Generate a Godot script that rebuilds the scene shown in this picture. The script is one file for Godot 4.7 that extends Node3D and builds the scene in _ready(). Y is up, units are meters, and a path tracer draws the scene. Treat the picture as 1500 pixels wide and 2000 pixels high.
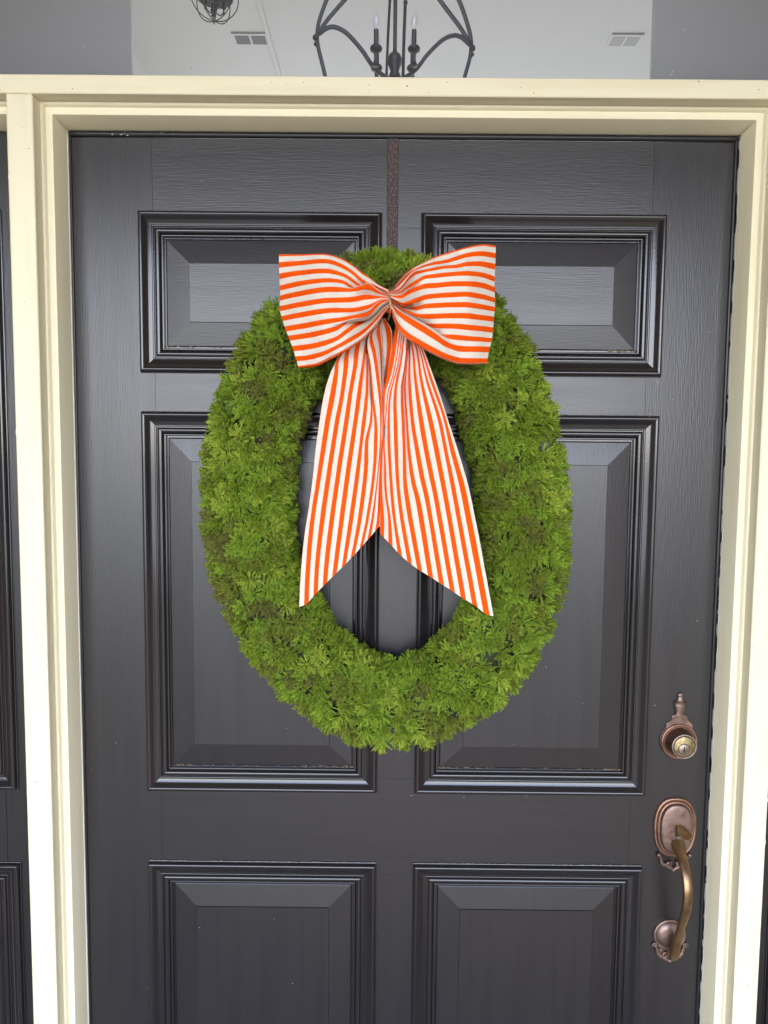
extends Node3D

const DOOR_LEFT := -0.4535
const DOOR_RIGHT := 0.452
const HARDWARE_X := 0.409
var mats := {}
var used := {}
var rng := RandomNumberGenerator.new()


# ---------------------------------------------------------------- geometry collector
class Geo:
	var v := PackedVector3Array()
	var n := PackedVector3Array()
	var u := PackedVector2Array()
	var c := PackedColorArray()
	var i := PackedInt32Array()
	var tint := Color.WHITE

	func vert(p: Vector3, nn: Vector3, uv := Vector2.ZERO) -> int:
		v.append(p)
		n.append(nn)
		u.append(uv)
		c.append(tint)
		return v.size() - 1

	func tri_i(a: int, b: int, d: int) -> void:  # counter-clockwise seen from outside
		i.append(a)
		i.append(d)
		i.append(b)

	func poly(p: Array, out := Vector3.ZERO) -> void:  # flat convex polygon, turned so that it faces `out`
		var nn: Vector3 = (p[1] - p[0]).cross(p[2] - p[0]).normalized()
		if out != Vector3.ZERO and nn.dot(out) < 0.0:
			p = p.duplicate()
			p.reverse()
			nn = -nn
		var first := v.size()
		for q in p:
			vert(q, nn, Vector2(q.x, q.y))
		for k in range(1, p.size() - 1):
			tri_i(first, first + k, first + k + 1)

	func quad_smooth(p: Array, nn: Array) -> void:
		var face: Vector3 = (p[1] - p[0]).cross(p[2] - p[0])
		var first := v.size()
		for k in 4:
			vert(p[k], nn[k])
		if face.dot(nn[0] + nn[1] + nn[2] + nn[3]) >= 0.0:
			tri_i(first, first + 1, first + 2)
			tri_i(first, first + 2, first + 3)
		else:
			tri_i(first, first + 2, first + 1)
			tri_i(first, first + 3, first + 2)

	func box(a: Vector3, b: Vector3, bevel := 0.0008) -> void:
		var lo := Vector3(minf(a.x, b.x), minf(a.y, b.y), minf(a.z, b.z))
		var hi := Vector3(maxf(a.x, b.x), maxf(a.y, b.y), maxf(a.z, b.z))
		var mid := (lo + hi) / 2.0
		var half := (hi - lo) / 2.0
		bevel = minf(bevel, 0.45 * minf(half.x, minf(half.y, half.z)))
		var at := func(s: Array, axis: int) -> Vector3:
			var q := Vector3.ZERO
			for k in 3:
				q[k] = mid[k] + s[k] * (half[k] - (0.0 if k == axis else bevel))
			return q
		for axis in 3:
			var e := (axis + 1) % 3
			var f := (axis + 2) % 3
			for sa in [-1, 1]:
				var face := []
				for w in [[-1, -1], [1, -1], [1, 1], [-1, 1]]:
					var s := [0, 0, 0]
					s[axis] = sa
					s[e] = w[0]
					s[f] = w[1]
					face.append(at.call(s, axis))
				var out := Vector3.ZERO
				out[axis] = sa
				poly(face, out)
				if bevel > 0.0:
					for se in [-1, 1]:
						var s1 := [0, 0, 0]
						s1[axis] = sa
						s1[e] = se
						var o2 := Vector3(s1[0], s1[1], s1[2])
						s1[f] = -1
						var s2 := s1.duplicate()
						s2[f] = 1
						poly([at.call(s1, axis), at.call(s2, axis), at.call(s2, e), at.call(s1, e)], o2)
		if bevel > 0.0:
			for k in 8:
				var s := [1 if k & 1 else -1, 1 if k & 2 else -1, 1 if k & 4 else -1]
				poly([at.call(s, 0), at.call(s, 1), at.call(s, 2)], Vector3(s[0], s[1], s[2]))

	# a section of Vector2 (x along `side`, y along the bent normal) carried along points; scale per point
	func sweep(pts: Array, section: Array, scales: Array, hint: Vector3, closed_ends := true, loop := false) -> void:
		var m := pts.size()
		var k := section.size()
		var rows := []
		for a in m:
			var t: Vector3
			if loop:
				t = (pts[(a + 1) % m] - pts[(a + m - 1) % m]).normalized()
			else:
				t = (pts[mini(a + 1, m - 1)] - pts[maxi(a - 1, 0)]).normalized()
			var up: Vector3 = (hint - t * hint.dot(t)).normalized()
			var side := t.cross(up).normalized()
			var row := []
			for b in k:
				var s: Vector2 = section[b] * scales[a]
				var e: Vector2 = section[(b + 1) % k] - section[(b + k - 1) % k]
				var nn: Vector3 = (side * e.y - up * e.x).normalized()
				var centre: Vector2 = section[b]
				if nn.dot(side * centre.x + up * centre.y) < 0.0:
					nn = -nn
				row.append(vert(pts[a] + side * s.x + up * s.y, nn))
			rows.append(row)
		for a in (m if loop else m - 1):
			var r0: Array = rows[a]
			var r1: Array = rows[(a + 1) % m]
			for b in k:
				var d := (b + 1) % k
				var face := (v[r0[d]] - v[r0[b]]).cross(v[r1[b]] - v[r0[b]])
				if face.dot(n[r0[b]] + n[r0[d]]) >= 0.0:
					tri_i(r0[b], r0[d], r1[d])
					tri_i(r0[b], r1[d], r1[b])
				else:
					tri_i(r0[b], r1[d], r0[d])
					tri_i(r0[b], r1[b], r1[d])
		if closed_ends and not loop:
			for e in [0, m - 1]:
				var cap := []
				for b in k:
					cap.append(v[rows[e][b]])
				var o: Vector3 = pts[0] - pts[1] if e == 0 else pts[m - 1] - pts[m - 2]
				poly(cap, o)

	func tube(pts: Array, radius, sides := 8, hint := Vector3(0.13, 0.31, 0.94), loop := false) -> void:
		var section := []
		for k in sides:
			section.append(Vector2.from_angle(TAU * k / sides))
		var scales := []
		for k in pts.size():
			scales.append(radius[k] if radius is Array else radius)
		sweep(pts, section, scales, hint, true, loop)

	# profile of Vector2(radius, height) turned about the y axis of `place`
	func lathe(profile: Array, place: Transform3D, sides := 32) -> void:
		for a in profile.size() - 1:
			var p: Vector2 = profile[a]
			var q: Vector2 = profile[a + 1]
			if p.distance_to(q) < 1e-7:
				continue
			var np := normal_at(profile, a, a)
			var nq := normal_at(profile, a + 1, a)
			for k in sides:
				var d0 := Vector2.from_angle(TAU * k / sides)
				var d1 := Vector2.from_angle(TAU * (k + 1) / sides)
				var pos := []
				var nor := []
				for e in [[p, np, d0], [p, np, d1], [q, nq, d1], [q, nq, d0]]:
					pos.append(place * Vector3(e[0].x * e[2].x, e[0].y, e[0].x * e[2].y))
					nor.append((place.basis.inverse().transposed() * Vector3(e[1].x * e[2].x, e[1].y, e[1].x * e[2].y)).normalized())
				quad_smooth(pos, nor)

	# outward normal of a profile (to the right of its run), smoothed where neighbours bend less than about 50 degrees
	static func normal_at(profile: Array, at: int, seg: int) -> Vector2:
		var own: Vector2 = (profile[seg + 1] - profile[seg]).normalized()
		own = Vector2(own.y, -own.x)
		var other := at if at != seg else at - 1
		if other < 0 or other >= profile.size() - 1:
			return own
		var t: Vector2 = (profile[other + 1] - profile[other]).normalized()
		t = Vector2(t.y, -t.x)
		return (own + t).normalized() if own.dot(t) > 0.64 else own

	# profile of Vector2(inset, height above the door face) mitred round a rectangle
	func ring(r: Rect2, profile: Array, crisp := false) -> void:
		var at := func(corner: int, q: Vector2) -> Vector3:
			var x := r.position.x + q.x if corner == 0 or corner == 3 else r.end.x - q.x
			var y := r.position.y + q.x if corner < 2 else r.end.y - q.x
			return Vector3(x, y, q.y)
		var inward := [Vector3.UP, Vector3.LEFT, Vector3.DOWN, Vector3.RIGHT]
		for a in profile.size() - 1:
			var na := -normal_at(profile, a, a)
			var nb := -normal_at(profile, a + 1, a)
			if crisp:  # flat facets that meet at arrises
				var run: Vector2 = (profile[a + 1] - profile[a]).normalized()
				na = Vector2(-run.y, run.x)
				nb = na
			for s in 4:
				var d: Vector3 = inward[s]
				var va := d * na.x + Vector3.BACK * na.y
				var vb := d * nb.x + Vector3.BACK * nb.y
				var e := (s + 1) % 4
				quad_smooth([at.call(s, profile[a]), at.call(e, profile[a]), at.call(e, profile[a + 1]), at.call(s, profile[a + 1])], [va, va, vb, vb])

	# closed outline (Vector2) as a plate from z0 to z1 with a chamfered front edge
	func plate(outline: PackedVector2Array, z0: float, z1: float, chamfer: float) -> void:
		if Geometry2D.is_polygon_clockwise(outline):
			outline.reverse()
		var k := outline.size()
		var inner := PackedVector2Array()
		var outs := []
		for a in k:
			var t := (outline[(a + 1) % k] - outline[(a + k - 1) % k]).normalized()
			var o := Vector2(t.y, -t.x)
			outs.append(o)
			inner.append(outline[a] - o * chamfer)
		for a in k:
			var b := (a + 1) % k
			var p0 := Vector3(outline[a].x, outline[a].y, z0)
			var p1 := Vector3(outline[b].x, outline[b].y, z0)
			var q0 := Vector3(p0.x, p0.y, z1 - chamfer)
			var q1 := Vector3(p1.x, p1.y, z1 - chamfer)
			var o0 := Vector3(outs[a].x, outs[a].y, 0)
			var o1 := Vector3(outs[b].x, outs[b].y, 0)
			quad_smooth([p0, p1, q1, q0], [o0, o1, o1, o0])
			quad_smooth([q0, q1, Vector3(inner[b].x, inner[b].y, z1), Vector3(inner[a].x, inner[a].y, z1)], [(o0 + Vector3.BACK * 0.6).normalized(), (o1 + Vector3.BACK * 0.6).normalized(), (o1 * 0.4 + Vector3.BACK).normalized(), (o0 * 0.4 + Vector3.BACK).normalized()])
		var ids := Geometry2D.triangulate_polygon(inner)
		for a in range(0, ids.size(), 3):
			poly([Vector3(inner[ids[a]].x, inner[ids[a]].y, z1), Vector3(inner[ids[a + 1]].x, inner[ids[a + 1]].y, z1), Vector3(inner[ids[a + 2]].x, inner[ids[a + 2]].y, z1)], Vector3.BACK)

	# rings of a rounded oval: profile of Vector2(inset, z); closes with a flat middle
	func oval(centre: Vector2, half: Vector2, power: float, profile: Array, sides := 64) -> void:
		var rim := func(inset: float, k: int) -> Vector2:
			var a := TAU * k / sides
			var e := 2.0 / power
			return centre + Vector2(signf(cos(a)) * pow(absf(cos(a)), e) * (half.x - inset), signf(sin(a)) * pow(absf(sin(a)), e) * (half.y - inset))
		for a in profile.size() - 1:
			var na := -normal_at(profile, a, a)
			var nb := -normal_at(profile, a + 1, a)
			for k in sides:
				var pos := []
				var nor := []
				for w in [[a, k, na], [a, k + 1, na], [a + 1, k + 1, nb], [a + 1, k, nb]]:
					var q: Vector2 = rim.call(profile[w[0]].x, w[1])
					var out := (q - centre)
					out = Vector2(out.x / (half.x * half.x), out.y / (half.y * half.y)).normalized()
					pos.append(Vector3(q.x, q.y, profile[w[0]].y))
					nor.append(Vector3(-out.x * w[2].x, -out.y * w[2].x, w[2].y).normalized())
				quad_smooth(pos, nor)
		var last: Vector2 = profile[profile.size() - 1]
		var cap := []
		for k in sides:
			var q: Vector2 = rim.call(last.x, k)
			cap.append(Vector3(q.x, q.y, last.y))
		poly(cap, Vector3.BACK)

	func ball(p: Vector3, r: float, squash := Vector3.ONE, sides := 12) -> void:
		var prof := []
		for k in 9:
			var a := -PI / 2 + PI * k / 8
			prof.append(Vector2(cos(a) * r, sin(a) * r))
		lathe(prof, Transform3D(Basis.from_scale(squash), p), sides)

	func mesh() -> ArrayMesh:
		var a := []
		a.resize(Mesh.ARRAY_MAX)
		a[Mesh.ARRAY_VERTEX] = v
		a[Mesh.ARRAY_NORMAL] = n
		a[Mesh.ARRAY_TEX_UV] = u
		a[Mesh.ARRAY_COLOR] = c
		a[Mesh.ARRAY_INDEX] = i
		var m := ArrayMesh.new()
		m.add_surface_from_arrays(Mesh.PRIMITIVE_TRIANGLES, a)
		return m


# ---------------------------------------------------------------- objects, parts, names
func numbered(called: String) -> String:
	var k: int = used.get(called, 0)
	used[called] = k + 1
	return called if k == 0 else "%s_%03d" % [called, k]


func thing(called: String, label: String, category: String, at := Vector3.ZERO, group := "") -> Node3D:
	var o := Node3D.new()
	o.name = numbered(called)
	add_child(o)
	o.position = at
	tag(o, label, category, group)
	return o


func tag(o: Node, label: String, category: String, group := "") -> void:
	o.set_meta("kind", "thing")
	o.set_meta("label", label)
	o.set_meta("category", category)
	if group != "":
		o.set_meta("group", group)


func part(called: String, g: Geo, material: Material, parent: Node) -> MeshInstance3D:
	var o := MeshInstance3D.new()
	var k := 0
	var wanted := called
	while parent.has_node(NodePath(wanted)):
		k += 1
		wanted = "%s_%03d" % [called, k]
	o.name = wanted
	o.mesh = g.mesh()
	o.material_override = material
	parent.add_child(o, true)
	return o


func setting(called: String, g: Geo, material: Material) -> MeshInstance3D:
	var o := MeshInstance3D.new()
	o.name = numbered(called)
	o.mesh = g.mesh()
	o.material_override = material
	o.set_meta("kind", "structure")
	add_child(o)
	return o


func boxed(called: String, a: Vector3, b: Vector3, material: Material, parent: Node, bevel := 0.0008) -> MeshInstance3D:
	var g := Geo.new()
	g.box(a, b, bevel)
	return part(called, g, material, parent)


func pts(mm: Array) -> Array:  # millimetres to points in metres
	var out := []
	for q in mm:
		out.append(Vector3(q[0], q[1], q[2]) / 1000.0)
	return out


# ---------------------------------------------------------------- materials
func noise_image(kind: int, frequency: float, octaves: int, seed_: int, size := 512) -> Image:
	var f := FastNoiseLite.new()
	f.noise_type = kind
	f.frequency = frequency
	f.seed = seed_
	f.fractal_octaves = octaves
	f.fractal_gain = 0.55
	return f.get_seamless_image(size, size)


func ramped(im: Image, stops: Array) -> ImageTexture:  # stops: [value, colour] pairs on the noise
	var g := Gradient.new()
	g.offsets = PackedFloat32Array(stops.map(func(s): return s[0]))
	g.colors = PackedColorArray(stops.map(func(s): return s[1]))
	var out := Image.create(im.get_width(), im.get_height(), false, Image.FORMAT_RGB8)
	for y in im.get_height():
		for x in im.get_width():
			out.set_pixel(x, y, g.sample(im.get_pixel(x, y).r))
	return ImageTexture.create_from_image(out)


func plain(albedo: Color, roughness: float, metallic := 0.0) -> StandardMaterial3D:
	var m := StandardMaterial3D.new()
	m.albedo_color = albedo.linear_to_srgb()
	m.roughness = roughness
	m.metallic = metallic
	return m


func relief(m: StandardMaterial3D, t: Texture2D, cm: float, scale: Vector3) -> StandardMaterial3D:
	m.heightmap_enabled = true
	m.heightmap_texture = t
	m.heightmap_scale = cm
	m.uv1_triplanar = true
	m.uv1_world_triplanar = true
	m.uv1_scale = scale
	return m


func make_materials() -> void:
	var strokes := ImageTexture.create_from_image(noise_image(FastNoiseLite.TYPE_SIMPLEX_SMOOTH, 0.055, 5, 3, 1024))
	var blotch_im := noise_image(FastNoiseLite.TYPE_SIMPLEX_SMOOTH, 0.012, 5, 8)
	var grain_im := noise_image(FastNoiseLite.TYPE_SIMPLEX_SMOOTH, 0.06, 4, 21)
	var wear := ramped(blotch_im, [[0.25, Color(0.95, 0.94, 0.95)], [0.5, Color(0.985, 0.985, 0.985)], [0.75, Color(1, 0.99, 0.98)]])
	var rough := ramped(blotch_im, [[0.2, Color(0.92, 0.92, 0.92)], [0.8, Color(1, 1, 1)]])
	var black := Color(0.0160, 0.0140, 0.0148)
	for w in [["paint_upright", Vector3(8, 0.45, 8), 0.0110], ["paint_level", Vector3(0.45, 8, 0.45), 0.0075], ["paint_trim", Vector3(4, 4, 4), 0.003]]:
		var m := plain(black, 0.32)
		m.albedo_texture = wear
		m.roughness_texture = rough
		m.metallic_specular = 0.56
		mats[w[0]] = relief(m, strokes, w[2], w[1])
	mats["paint_trim"].roughness = 0.15
	var cream_wear := ramped(blotch_im, [[0.2, Color(0.975, 0.97, 0.96)], [0.5, Color(1, 1, 1)], [0.8, Color(0.995, 0.99, 0.985)]])
	for w in [["cream_upright", Vector3(5, 0.4, 5)], ["cream_level", Vector3(0.4, 5, 0.4)]]:
		var m := plain(Color(0.80, 0.735, 0.515), 0.5)
		m.albedo_texture = cream_wear
		mats[w[0]] = relief(m, strokes, 0.006, w[1])
	mats["bare_edge"] = plain(Color(0.82, 0.80, 0.72), 0.6)
	mats["rubber"] = plain(Color(0.012, 0.012, 0.013), 0.35)
	mats["dark"] = plain(Color(0.006, 0.006, 0.006), 0.7)
	mats["fleck"] = plain(Color(0.55, 0.53, 0.5), 0.7)
	mats["dust"] = plain(Color(0.16, 0.115, 0.07), 0.9)
	var rust := ramped(grain_im, [[0.0, Color(0.11, 0.115, 0.12)], [0.58, Color(0.12, 0.125, 0.13)], [0.62, Color(0.40, 0.27, 0.235)], [1.0, Color(0.55, 0.37, 0.31)]])
	var rm := plain(Color.WHITE, 0.6, 0.15)
	rm.albedo_texture = rust
	rm.uv1_triplanar = true
	rm.uv1_world_triplanar = true
	rm.uv1_scale = Vector3(11, 11, 11)
	mats["rusty_strap"] = rm
	var patina := ramped(blotch_im, [[0.2, Color(0.78, 0.73, 0.70)], [0.45, Color(0.95, 0.92, 0.90)], [0.6, Color(1, 1, 1)], [0.8, Color(0.92, 0.84, 0.80)]])
	for w in [["copper", Color(0.265, 0.195, 0.165), 0.46], ["copper_ridge", Color(0.33, 0.205, 0.15), 0.45], ["bronze_dark", Color(0.17, 0.115, 0.09), 0.45], ["brass", Color(0.32, 0.215, 0.115), 0.36], ["brass_face", Color(0.37, 0.31, 0.17), 0.5], ["brass_dull", Color(0.44, 0.29, 0.14), 0.6], ["steel", Color(0.33, 0.29, 0.24), 0.45]]:
		var m := plain(w[1], w[2], 0.9)
		m.albedo_texture = patina
		mats[w[0]] = relief(m, ImageTexture.create_from_image(grain_im), 0.008, Vector3(6, 6, 6))
	mats["brass_face"].heightmap_scale = 0.05
	mats["wire"] = plain(Color(0.42, 0.36, 0.14), 0.35, 0.8)
	mats["iron"] = plain(Color(0.02, 0.02, 0.021), 0.5, 0.2)
	mats["bulb_glass"] = plain(Color(0.6, 0.62, 0.62, 0.08), 0.02)
	mats["bulb_glass"].transparency = BaseMaterial3D.TRANSPARENCY_ALPHA
	mats["pane"] = plain(Color(0.45, 0.46, 0.46, 0.035), 0.01)  # greyish alpha tint paints a faint veil of haze over the glass
	mats["pane"].transparency = BaseMaterial3D.TRANSPARENCY_ALPHA
	mats["gauze"] = plain(Color(0.16, 0.17, 0.18), 0.9)
	mats["ceiling_white"] = plain(Color(0.60, 0.585, 0.54), 0.8)
	mats["grey_wall"] = plain(Color(0.40, 0.385, 0.355), 0.7)
	mats["vent_white"] = plain(Color(0.60, 0.585, 0.55), 0.6)
	mats["vent_grey"] = plain(Color(0.11, 0.11, 0.108), 0.6)
	mats["floor_wood"] = plain(Color(0.33, 0.25, 0.17), 0.5)
	mats["porch_white"] = plain(Color(0.34, 0.25, 0.165), 0.7)
	mats["siding"] = plain(Color(0.24, 0.165, 0.12), 0.8)
	var grit := ramped(grain_im, [[0.2, Color(0.72, 0.7, 0.68)], [0.8, Color(1, 1, 1)]])
	for w in [["porch_stone", Color(0.21, 0.18, 0.145), 0.8], ["lawn", Color(0.075, 0.085, 0.03), 1.0], ["bounce_concrete", Color(0.62, 0.56, 0.47), 0.85], ["path_brick", Color(0.20, 0.15, 0.12), 0.9]]:
		var m := plain(w[1], w[2])
		m.albedo_texture = grit
		m.uv1_triplanar = true
		m.uv1_world_triplanar = true
		m.uv1_scale = Vector3.ONE * 0.8
		mats[w[0]] = m
	# striped cotton: four stripes to the tile, woven threads
	var stripes := Image.create(512, 512, false, Image.FORMAT_RGB8)
	var weave := Image.create(512, 512, false, Image.FORMAT_RGB8)
	for y in 512:
		for x in 512:
			var thread := 0.5 + 0.25 * sin(TAU * x / 8.0) * (1.0 if (y / 4) % 2 == 0 else -1.0) + 0.25 * cos(TAU * y / 8.0)
			var slub := grain_im.get_pixel(x / 4, y).r * 0.5 + grain_im.get_pixel(y / 4, x).r * 0.5
			var v := fposmod(y / 128.0 + (grain_im.get_pixel(x, 77).r - 0.5) * 0.03 + 0.5, 1.0) - 0.5
			var inside := clampf((0.243 - absf(v)) / 0.012 + 0.5, 0.0, 1.0)
			var k := 0.955 + 0.035 * thread + 0.07 * (slub - 0.5)
			var col := Color(0.868, 0.822, 0.758).lerp(Color(0.925, 0.325, 0.02), inside)
			stripes.set_pixel(x, y, Color(col.r * k, col.g * k, col.b * k))
			weave.set_pixel(x, y, Color(thread, thread, thread))
	var cloth := plain(Color.WHITE, 0.85)
	cloth.albedo_texture = ImageTexture.create_from_image(stripes)
	cloth.metallic_specular = 0.22
	cloth.heightmap_enabled = true
	cloth.heightmap_texture = ImageTexture.create_from_image(weave)
	cloth.heightmap_scale = 0.008
	cloth.uv1_scale = Vector3(0.25, 0.25, 0.25)
	cloth.backlight_enabled = true
	cloth.backlight = Color(0.22, 0.22, 0.22)
	mats["cloth"] = cloth
	# plastic cypress sprays: fresh, yellowish, olive and brownish tips
	for w in [["sprig_fresh", Color(0.235, 0.355, 0.036)], ["sprig_mid", Color(0.18, 0.262, 0.024)], ["sprig_yellow", Color(0.325, 0.42, 0.05)], ["sprig_olive", Color(0.185, 0.22, 0.032)], ["sprig_brown", Color(0.165, 0.175, 0.04)]]:
		var m := plain(w[1], 0.5)
		m.vertex_color_use_as_albedo = true
		m.metallic_specular = 0.2
		mats[w[0]] = m
	mats["sprig_any"] = plain(Color.WHITE, 0.5)
	mats["sprig_any"].vertex_color_use_as_albedo = true
	mats["sprig_any"].metallic_specular = 0.2
	mats["shaded_core"] = plain(Color(0.055, 0.062, 0.028), 0.9)  # wreath core colour darkened to stand in for shade between the sprays
	mats["stem_tip"] = plain(Color(0.4, 0.5, 0.3), 0.5)


# ---------------------------------------------------------------- scene
func _ready() -> void:
	rng.seed = 4711
	var cam := Camera3D.new()
	cam.name = "camera"
	cam.position = Vector3(-0.01793, 1.60291, 1.05772)
	cam.rotation = Vector3(-0.080327, 0.003086, 0.009329)
	cam.fov = 68.817
	cam.near = 0.02
	cam.far = 400.0
	add_child(cam)

	var env := Environment.new()
	env.background_mode = Environment.BG_SKY
	var sky_mat := ProceduralSkyMaterial.new()
	sky_mat.sky_top_color = Color(0.56, 0.67, 0.86)
	sky_mat.sky_horizon_color = Color(0.97, 0.965, 0.945)
	sky_mat.sky_curve = 0.22
	sky_mat.sky_energy_multiplier = 2.0
	sky_mat.ground_bottom_color = Color(0.4, 0.38, 0.33)
	sky_mat.ground_horizon_color = Color(0.6, 0.6, 0.58)
	var sky := Sky.new()
	sky.sky_material = sky_mat
	env.sky = sky
	env.tonemap_mode = Environment.TONE_MAPPER_LINEAR
	env.tonemap_exposure = 2.58
	env.sdfgi_enabled = true
	env.ssao_enabled = true
	env.ssil_enabled = true
	var we := WorldEnvironment.new()
	we.name = "world_environment"
	we.environment = env
	add_child(we)

	var sun := DirectionalLight3D.new()
	sun.name = "sun"
	sun.light_energy = 1.5
	sun.light_color = Color(1.0, 0.95, 0.87)
	sun.light_angular_distance = 0.5
	sun.shadow_enabled = true
	sun.look_at_from_position(Vector3(-0.62, 0.74, 0.36), Vector3.ZERO)
	add_child(sun)

	make_materials()
	build_ground_and_porch()
	build_house_shell()
	build_door_frame()
	build_transom()
	build_sidelights()
	build_front_door()
	build_interior_fittings()
	build_hanger()
	build_wreath()
	build_bow()


func build_ground_and_porch() -> void:
	var g := Geo.new()
	g.box(Vector3(-150, -0.6, -150), Vector3(150, -0.36, 150), 0.0)
	setting("lawn", g, mats.lawn)
	g = Geo.new()
	g.box(Vector3(-1.7, -0.355, 0.02), Vector3(1.5, -0.02, 2.4), 0.01)
	setting("porch_floor", g, mats.porch_stone)
	g = Geo.new()
	g.box(Vector3(-1.3, -0.5, 2.4), Vector3(1.3, -0.18, 2.75), 0.01)
	setting("porch_step", g, mats.porch_stone)
	g = Geo.new()
	g.box(Vector3(-1.3, -0.5, 2.75), Vector3(1.3, -0.33, 11.0), 0.01)
	setting("garden_path", g, mats.path_brick)
	g = Geo.new()
	g.box(Vector3(-22, -0.5, 11.0), Vector3(22, -0.34, 60.0), 0.01)
	setting("added_pale_ground", g, mats.bounce_concrete)  # unseen pale ground, stretched far out to brighten the door's reflection
	g = Geo.new()
	g.box(Vector3(-12, -0.5, -22.0), Vector3(12, -0.3, -11.2), 0.01)
	setting("added_bounce_slab", g, mats.bounce_concrete)  # pale slab added out of view to bounce neutral light onto hall ceiling
	g = Geo.new()
	g.box(Vector3(-1.9, 2.8, 0.02), Vector3(1.7, 2.92, 2.5), 0.0)
	setting("porch_ceiling", g, mats.porch_white)
	g = Geo.new()
	g.box(Vector3(-1.9, 2.52, 2.3), Vector3(1.7, 2.795, 2.48), 0.004)
	setting("porch_beam", g, mats.cream_level)
	for x in [-1.65, 1.30]:  # uneven side walls, added unseen to cut sideways light on the door
		var o := thing("added_porch_wall", "unseen side wall added to narrow the porch light on the %s side" % ("hinge" if x < 0 else "handle"), "wall", Vector3.ZERO)
		boxed("wall_section", Vector3(x, -0.36, 0.02), Vector3(x + 0.18 * signf(x), 2.798, 2.3), mats.siding, o, 0.004)


func build_house_shell() -> void:
	var f := thing("front_wall", "front wall of the house around the black door and sidelights", "wall")
	for b in [[Vector3(-6, -0.5, -0.16), Vector3(-0.90, 6.3, 0.0)], [Vector3(0.90, -0.5, -0.16), Vector3(6, 6.3, 0.0)], [Vector3(-0.90, 2.62, -0.16), Vector3(0.90, 3.7, 0.0)], [Vector3(-0.90, 5.6, -0.16), Vector3(0.90, 6.3, 0.0)]]:
		boxed("wall_section", b[0], b[1], mats.siding, f, 0.0)
	var g := Geo.new()
	g.box(Vector3(-6, -0.3, -11.0), Vector3(6, 0.0, -0.16), 0.0)
	setting("hall_floor", g, mats.floor_wood)
	g = Geo.new()
	g.box(Vector3(-6, 6.0, -11.0), Vector3(6, 6.2, -0.165), 0.0)
	setting("hall_ceiling", g, mats.ceiling_white)
	g = Geo.new()
	g.box(Vector3(-1.345, 5.982, -11.0), Vector3(-1.297, 6.001, -3.2), 0.006)
	setting("ceiling_seam", g, mats.ceiling_white)
	# side walls and the far wall, each with tall window openings
	for x in [-6.0, 6.0]:
		var w := thing("side_wall", "%s side wall of the tall hall with a tall window opening" % ("western" if x < 0 else "eastern"), "wall")
		var e: float = x + 0.2 * signf(x)
		boxed("wall_section", Vector3(x, 0, -11.2), Vector3(e, 6.2, -9.6), mats.ceiling_white, w, 0.0)
		boxed("wall_section", Vector3(x, 0, -5.0), Vector3(e, 6.2, 0.0), mats.ceiling_white, w, 0.0)
		boxed("wall_section", Vector3(x, 0, -9.6), Vector3(e, 0.4, -5.0), mats.ceiling_white, w, 0.0)
		boxed("wall_section", Vector3(x, 5.5, -9.6), Vector3(e, 6.2, -5.0), mats.ceiling_white, w, 0.0)
	var r := thing("rear_wall", "far wall of the tall hall with a wide window opening", "wall")
	boxed("wall_section", Vector3(-6, 0, -11.2), Vector3(-4.5, 6.2, -11.0), mats.ceiling_white, r, 0.0)
	boxed("wall_section", Vector3(4.5, 0, -11.2), Vector3(6, 6.2, -11.0), mats.ceiling_white, r, 0.0)
	boxed("wall_section", Vector3(-4.5, 5.4, -11.2), Vector3(4.5, 6.2, -11.0), mats.ceiling_white, r, 0.0)
	# the grey cross wall with its full-height opening
	var p := thing("foyer_wall", "grey hall wall behind the transom, next to the white crown moulding and orb lantern", "wall")
	boxed("wall_section", Vector3(-6, 0, -3.03), Vector3(-1.363, 5.998, -3.0), mats.grey_wall, p, 0.003)
	var q := thing("foyer_wall", "grey hall wall behind the transom, beside the vent with pale grilles", "wall")
	boxed("wall_section", Vector3(1.338, 0, -3.03), Vector3(6, 5.998, -3.0), mats.grey_wall, q, 0.003)
	# crown moulding against the inner partition on the far side of the opening
	var c := thing("partition_wall", "pale inner partition under the white crown moulding", "wall")
	boxed("wall_section", Vector3(-3.1, 0, -11.0), Vector3(-2.94, 5.998, -3.2), mats.ceiling_white, c, 0.0)
	var prof := [Vector2(0, 5.88), Vector2(0.012, 5.88), Vector2(0.016, 5.9), Vector2(0.03, 5.915), Vector2(0.055, 5.95), Vector2(0.07, 5.985), Vector2(0.085, 5.987), Vector2(0.088, 5.999)]
	g = Geo.new()
	for k in prof.size() - 1:
		g.poly([Vector3(-2.941 + prof[k].x, prof[k].y, -11), Vector3(-2.941 + prof[k].x, prof[k].y, -3.2), Vector3(-2.941 + prof[k + 1].x, prof[k + 1].y, -3.2), Vector3(-2.941 + prof[k + 1].x, prof[k + 1].y, -11)], Vector3(1, -0.6, 0))
	part("crown_moulding", g, mats.ceiling_white, c)


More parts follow.
